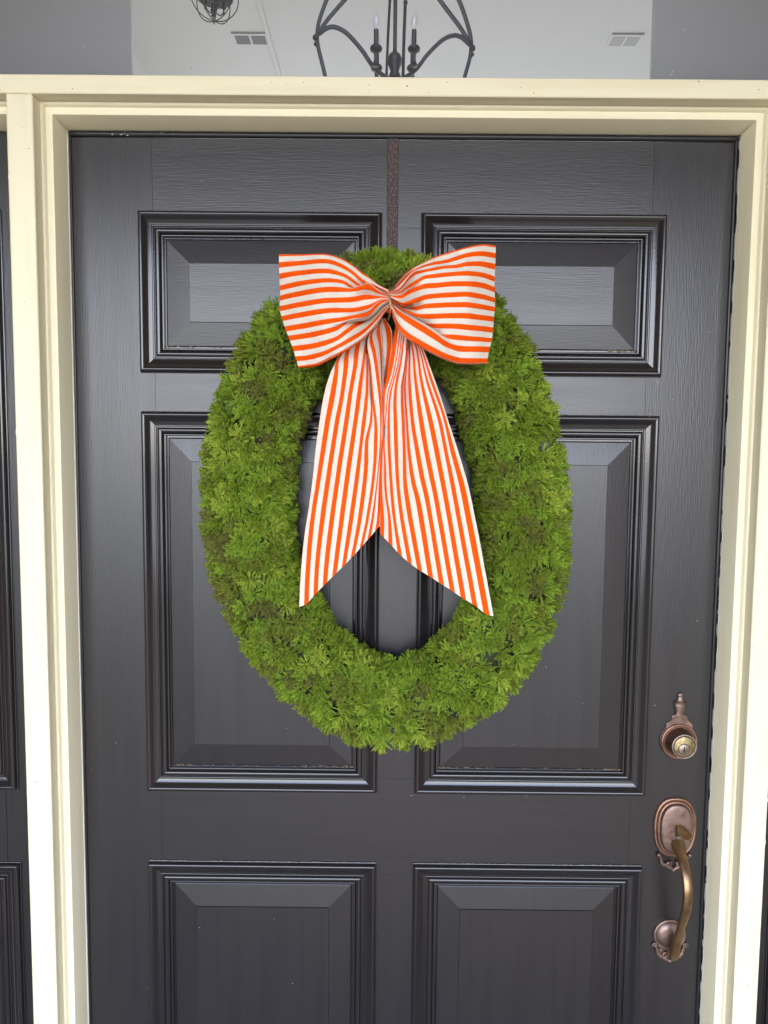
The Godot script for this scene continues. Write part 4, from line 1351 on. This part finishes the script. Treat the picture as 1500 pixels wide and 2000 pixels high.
func left_tail_lines() -> Array:
	return [
		[0.22, pts([[-54.9, 1756.8, 110.7], [-78.1, 1723.9, 115.6], [-94.9, 1681.9, 118.3], [-105.0, 1623.1, 117.9], [-107.3, 1606.2, 117.8], [-110.8, 1570.3, 117.9], [-115.9, 1530.9, 118.5], [-119.9, 1505.0, 119.1], [-123.4, 1475.1, 119.8], [-126.4, 1435.3, 120.6], [-127.4, 1405.7, 121.0]])],
		[1, pts([[-51.0, 1756.5, 113.0], [-79.7, 1716.5, 119.1], [-81.6, 1700.1, 119.8], [-84.6, 1680.0, 119.3], [-88.2, 1659.8, 118.9], [-91.6, 1642.0, 118.8], [-101.1, 1580.7, 119.4], [-110.5, 1518.9, 120.7], [-116.0, 1456.4, 121.2], [-118.0, 1409.7, 120.8]])],
		[2, pts([[-46.5, 1756.5, 113.0], [-67.2, 1728.8, 116.9], [-70.1, 1705.3, 119.8], [-74.4, 1671.9, 119.8], [-80.1, 1642.1, 120.4], [-89.5, 1580.9, 121.2], [-98.1, 1519.0, 120.7], [-105.3, 1456.3, 119.5], [-106.8, 1422.0, 119.0]])],
		[3, pts([[-41.4, 1756.6, 113.0], [-54.6, 1738.0, 115.1], [-58.3, 1708.5, 120.1], [-64.1, 1675.0, 121.0], [-68.5, 1642.2, 120.9], [-77.8, 1580.9, 119.8], [-86.4, 1518.9, 118.9], [-93.5, 1456.3, 119.1], [-94.8, 1434.7, 119.5]])],
		[4, pts([[-37.0, 1759.7, 113.0], [-45.6, 1729.0, 116.9], [-49.1, 1704.2, 120.0], [-53.0, 1675.2, 119.6], [-57.2, 1642.4, 119.0], [-66.0, 1581.0, 118.9], [-73.9, 1519.1, 120.0], [-82.9, 1446.9, 121.1]])],
		[5, pts([[-33.9, 1762.5, 108.0], [-43.1, 1725.2, 113.0], [-43.2, 1700.9, 115.6], [-43.6, 1675.6, 116.4], [-46.8, 1642.5, 118.4], [-53.6, 1581.2, 120.9], [-62.0, 1519.4, 121.1], [-71.0, 1458.7, 120.3]])],
		[6, pts([[-32.0, 1762.5, 108.0], [-40.6, 1725.2, 113.0], [-39.0, 1699.6, 116.3], [-37.5, 1671.1, 118.3], [-37.8, 1642.5, 119.9], [-43.6, 1617.0, 120.7], [-44.3, 1581.3, 120.5], [-51.2, 1519.3, 119.3], [-59.9, 1470.4, 118.8]])],
		[7, pts([[-30.5, 1760.2, 122.0], [-43.6, 1738.7, 123.7], [-39.8, 1707.8, 127.9], [-36.7, 1670.0, 124.8], [-32.6, 1641.2, 121.7], [-31.6, 1623.5, 120.2], [-33.1, 1581.3, 118.8], [-41.4, 1519.4, 119.3], [-48.9, 1483.0, 120.0]])],
		[8, pts([[-28.7, 1761.4, 122.0], [-39.2, 1745.7, 122.6], [-34.7, 1723.5, 126.4], [-29.3, 1690.0, 125.8], [-25.9, 1660.1, 122.8], [-25.7, 1622.3, 120.4], [-28.4, 1581.4, 118.1], [-33.8, 1529.7, 118.1], [-39.3, 1494.0, 118.2]])],
		[9, pts([[-27.5, 1764.9, 109.0], [-30.6, 1754.2, 109.1], [-27.3, 1736.8, 111.5], [-25.3, 1701.0, 116.8], [-24.0, 1660.4, 119.1], [-24.0, 1612.1, 120.7], [-26.5, 1581.4, 118.8], [-27.7, 1524.5, 117.0], [-30.0, 1505.0, 116.6]])],
		[9.5, pts([[-26.4, 1767.4, 109.0], [-25.6, 1736.9, 111.5], [-24.6, 1700.9, 117.1], [-23.1, 1660.4, 119.5], [-23.4, 1601.9, 119.6], [-25.8, 1581.4, 117.9], [-25.7, 1540.0, 116.3], [-25.7, 1509.5, 115.9]])],
	]

func right_tail_lines() -> Array:
	return [
		[-0.25, pts([[-7.8, 1764.0, 115.0], [-13.8, 1727.1, 119.2], [-18.6, 1698.6, 122.0], [-22.8, 1677.2, 122.1], [-23.1, 1660.2, 121.9], [-23.4, 1629.9, 121.4], [-26.1, 1596.8, 122.9], [-26.2, 1550.7, 122.1], [-25.2, 1501.0, 121.8]])],
		[0, pts([[-5.5, 1757.8, 115.0], [-9.7, 1724.6, 119.7], [-15.4, 1695.5, 122.0], [-21.2, 1676.6, 121.9], [-21.8, 1655.2, 121.4], [-21.8, 1629.9, 120.9], [-24.6, 1591.7, 122.3], [-24.5, 1550.7, 121.8], [-22.3, 1519.8, 121.8], [-22.5, 1497.2, 122.0]])],
		[1, pts([[-3.0, 1756.1, 118.0], [-6.2, 1724.3, 122.6], [-11.6, 1695.4, 123.5], [-17.1, 1676.6, 122.1], [-18.8, 1655.3, 120.7], [-20.4, 1642.7, 119.4], [-21.9, 1612.2, 116.7], [-20.4, 1589.8, 116.8], [-19.2, 1555.7, 117.4], [-17.4, 1542.2, 117.7], [-13.7, 1519.6, 118.2], [-12.2, 1486.5, 118.6]])],
		[2, pts([[-0.4, 1753.0, 118.1], [-4.6, 1715.4, 123.7], [-11.9, 1685.4, 123.0], [-15.2, 1670.3, 122.5], [-16.2, 1642.6, 121.7], [-15.5, 1612.2, 121.2], [-13.6, 1581.6, 121.2], [-10.7, 1544.4, 121.1], [-7.3, 1514.7, 120.7], [-0.3, 1473.7, 119.8]])],
		[3, pts([[2.1, 1749.2, 122.3], [-1.8, 1715.0, 127.6], [-7.4, 1685.1, 126.8], [-8.8, 1665.2, 125.4], [-7.9, 1642.6, 123.3], [-6.1, 1597.0, 120.1], [-3.1, 1555.9, 119.3], [1.8, 1519.8, 118.9], [12.5, 1462.6, 119.0]])],
		[4, pts([[6.2, 1746.1, 122.6], [3.9, 1710.0, 127.8], [0.2, 1685.0, 128.5], [0.4, 1665.2, 126.6], [1.9, 1642.7, 124.3], [4.0, 1602.2, 121.9], [5.5, 1561.3, 122.2], [10.7, 1526.6, 122.3], [13.9, 1509.8, 121.3], [24.9, 1453.9, 121.1]])],
		[5, pts([[7.8, 1748.4, 107.6], [6.7, 1725.7, 112.0], [5.0, 1701.5, 114.5], [3.7, 1681.4, 112.6], [6.6, 1643.1, 115.2], [9.5, 1602.2, 117.5], [15.3, 1565.7, 118.6], [21.2, 1544.9, 120.4], [27.0, 1515.0, 121.1], [39.0, 1445.3, 120.0]])],
		[6, pts([[8.5, 1748.4, 107.6], [8.9, 1719.9, 113.3], [9.2, 1691.2, 116.2], [13.2, 1643.0, 119.6], [20.4, 1602.3, 120.8], [26.5, 1571.7, 120.3], [32.9, 1545.0, 119.7], [53.1, 1436.1, 119.0]])],
		[7, pts([[9.6, 1747.5, 113.6], [13.5, 1726.3, 117.5], [16.3, 1695.9, 120.3], [24.1, 1643.1, 119.5], [31.7, 1602.4, 118.9], [44.4, 1545.0, 119.0], [66.8, 1427.7, 121.0]])],
		[8, pts([[11.5, 1747.5, 113.6], [17.7, 1731.5, 116.5], [24.1, 1691.1, 119.3], [35.6, 1643.2, 119.1], [44.7, 1602.5, 119.9], [56.6, 1545.3, 120.9], [81.0, 1418.2, 120.1]])],
		[9, pts([[14.1, 1747.9, 111.6], [21.5, 1730.5, 114.8], [31.4, 1691.3, 118.2], [47.5, 1643.3, 119.1], [56.4, 1602.7, 119.2], [68.5, 1545.2, 118.7], [96.0, 1408.9, 118.9]])],
		[10, pts([[16.6, 1747.6, 113.6], [24.3, 1728.4, 117.2], [36.3, 1691.1, 120.6], [53.4, 1643.3, 120.2], [63.5, 1602.7, 119.4], [72.8, 1572.1, 118.9], [79.5, 1545.3, 118.8], [109.8, 1398.9, 120.9]])],
		[10.55, pts([[19.1, 1747.6, 113.6], [26.8, 1729.0, 117.0], [39.2, 1696.2, 120.0], [47.8, 1673.0, 119.6], [57.8, 1643.4, 119.1], [71.8, 1602.8, 118.8], [82.1, 1570.2, 119.0], [88.4, 1545.5, 119.4], [101.0, 1487.8, 120.5], [119.4, 1396.4, 121.1]])],
	]

func inner_fold_lines() -> Array:
	return [
		[9.0, pts([[-28.3, 1769.2, 104.8], [-27.5, 1751.5, 104.8], [-26.7, 1737.6, 104.8], [-25.9, 1719.9, 104.8], [-25.7, 1697.6, 104.8], [-24.9, 1679.8, 104.8]])],
		[9.5, pts([[-26.3, 1769.8, 105.8], [-23.6, 1751.6, 105.8], [-22.8, 1737.7, 105.8], [-22.7, 1719.9, 105.8], [-23.4, 1697.6, 105.8], [-24.2, 1679.1, 105.8]])],
		[10, pts([[-24.4, 1769.8, 105.2], [-17.8, 1752.9, 105.2], [-16.4, 1737.7, 105.2], [-17.8, 1720.0, 105.2], [-21.2, 1697.7, 105.2], [-23.9, 1678.5, 105.2]])],
		[10.35, pts([[-22.5, 1769.9, 104.5], [-14.0, 1756.7, 104.5], [-12.6, 1742.8, 104.5], [-14.7, 1722.5, 104.5], [-19.3, 1702.1, 104.5], [-23.6, 1677.8, 104.5]])],
	]

func wreath_ring() -> Array:
	return pts([[-14, 1804, 50], [-69, 1797, 50], [-129, 1758, 50], [-166, 1705, 50], [-190, 1651, 50], [-203, 1589, 50], [-205, 1534, 50], [-201, 1478, 50], [-188, 1422, 50], [-158, 1362, 50], [-118, 1309, 50], [-65, 1270, 50], [-6, 1254, 50], [52, 1269, 50], [104, 1308, 50], [142, 1364, 50], [163, 1427, 50], [169, 1489, 50], [167, 1537, 50], [157, 1599, 50], [141, 1657, 50], [120, 1711, 50], [89, 1758, 50], [41, 1794, 50]])
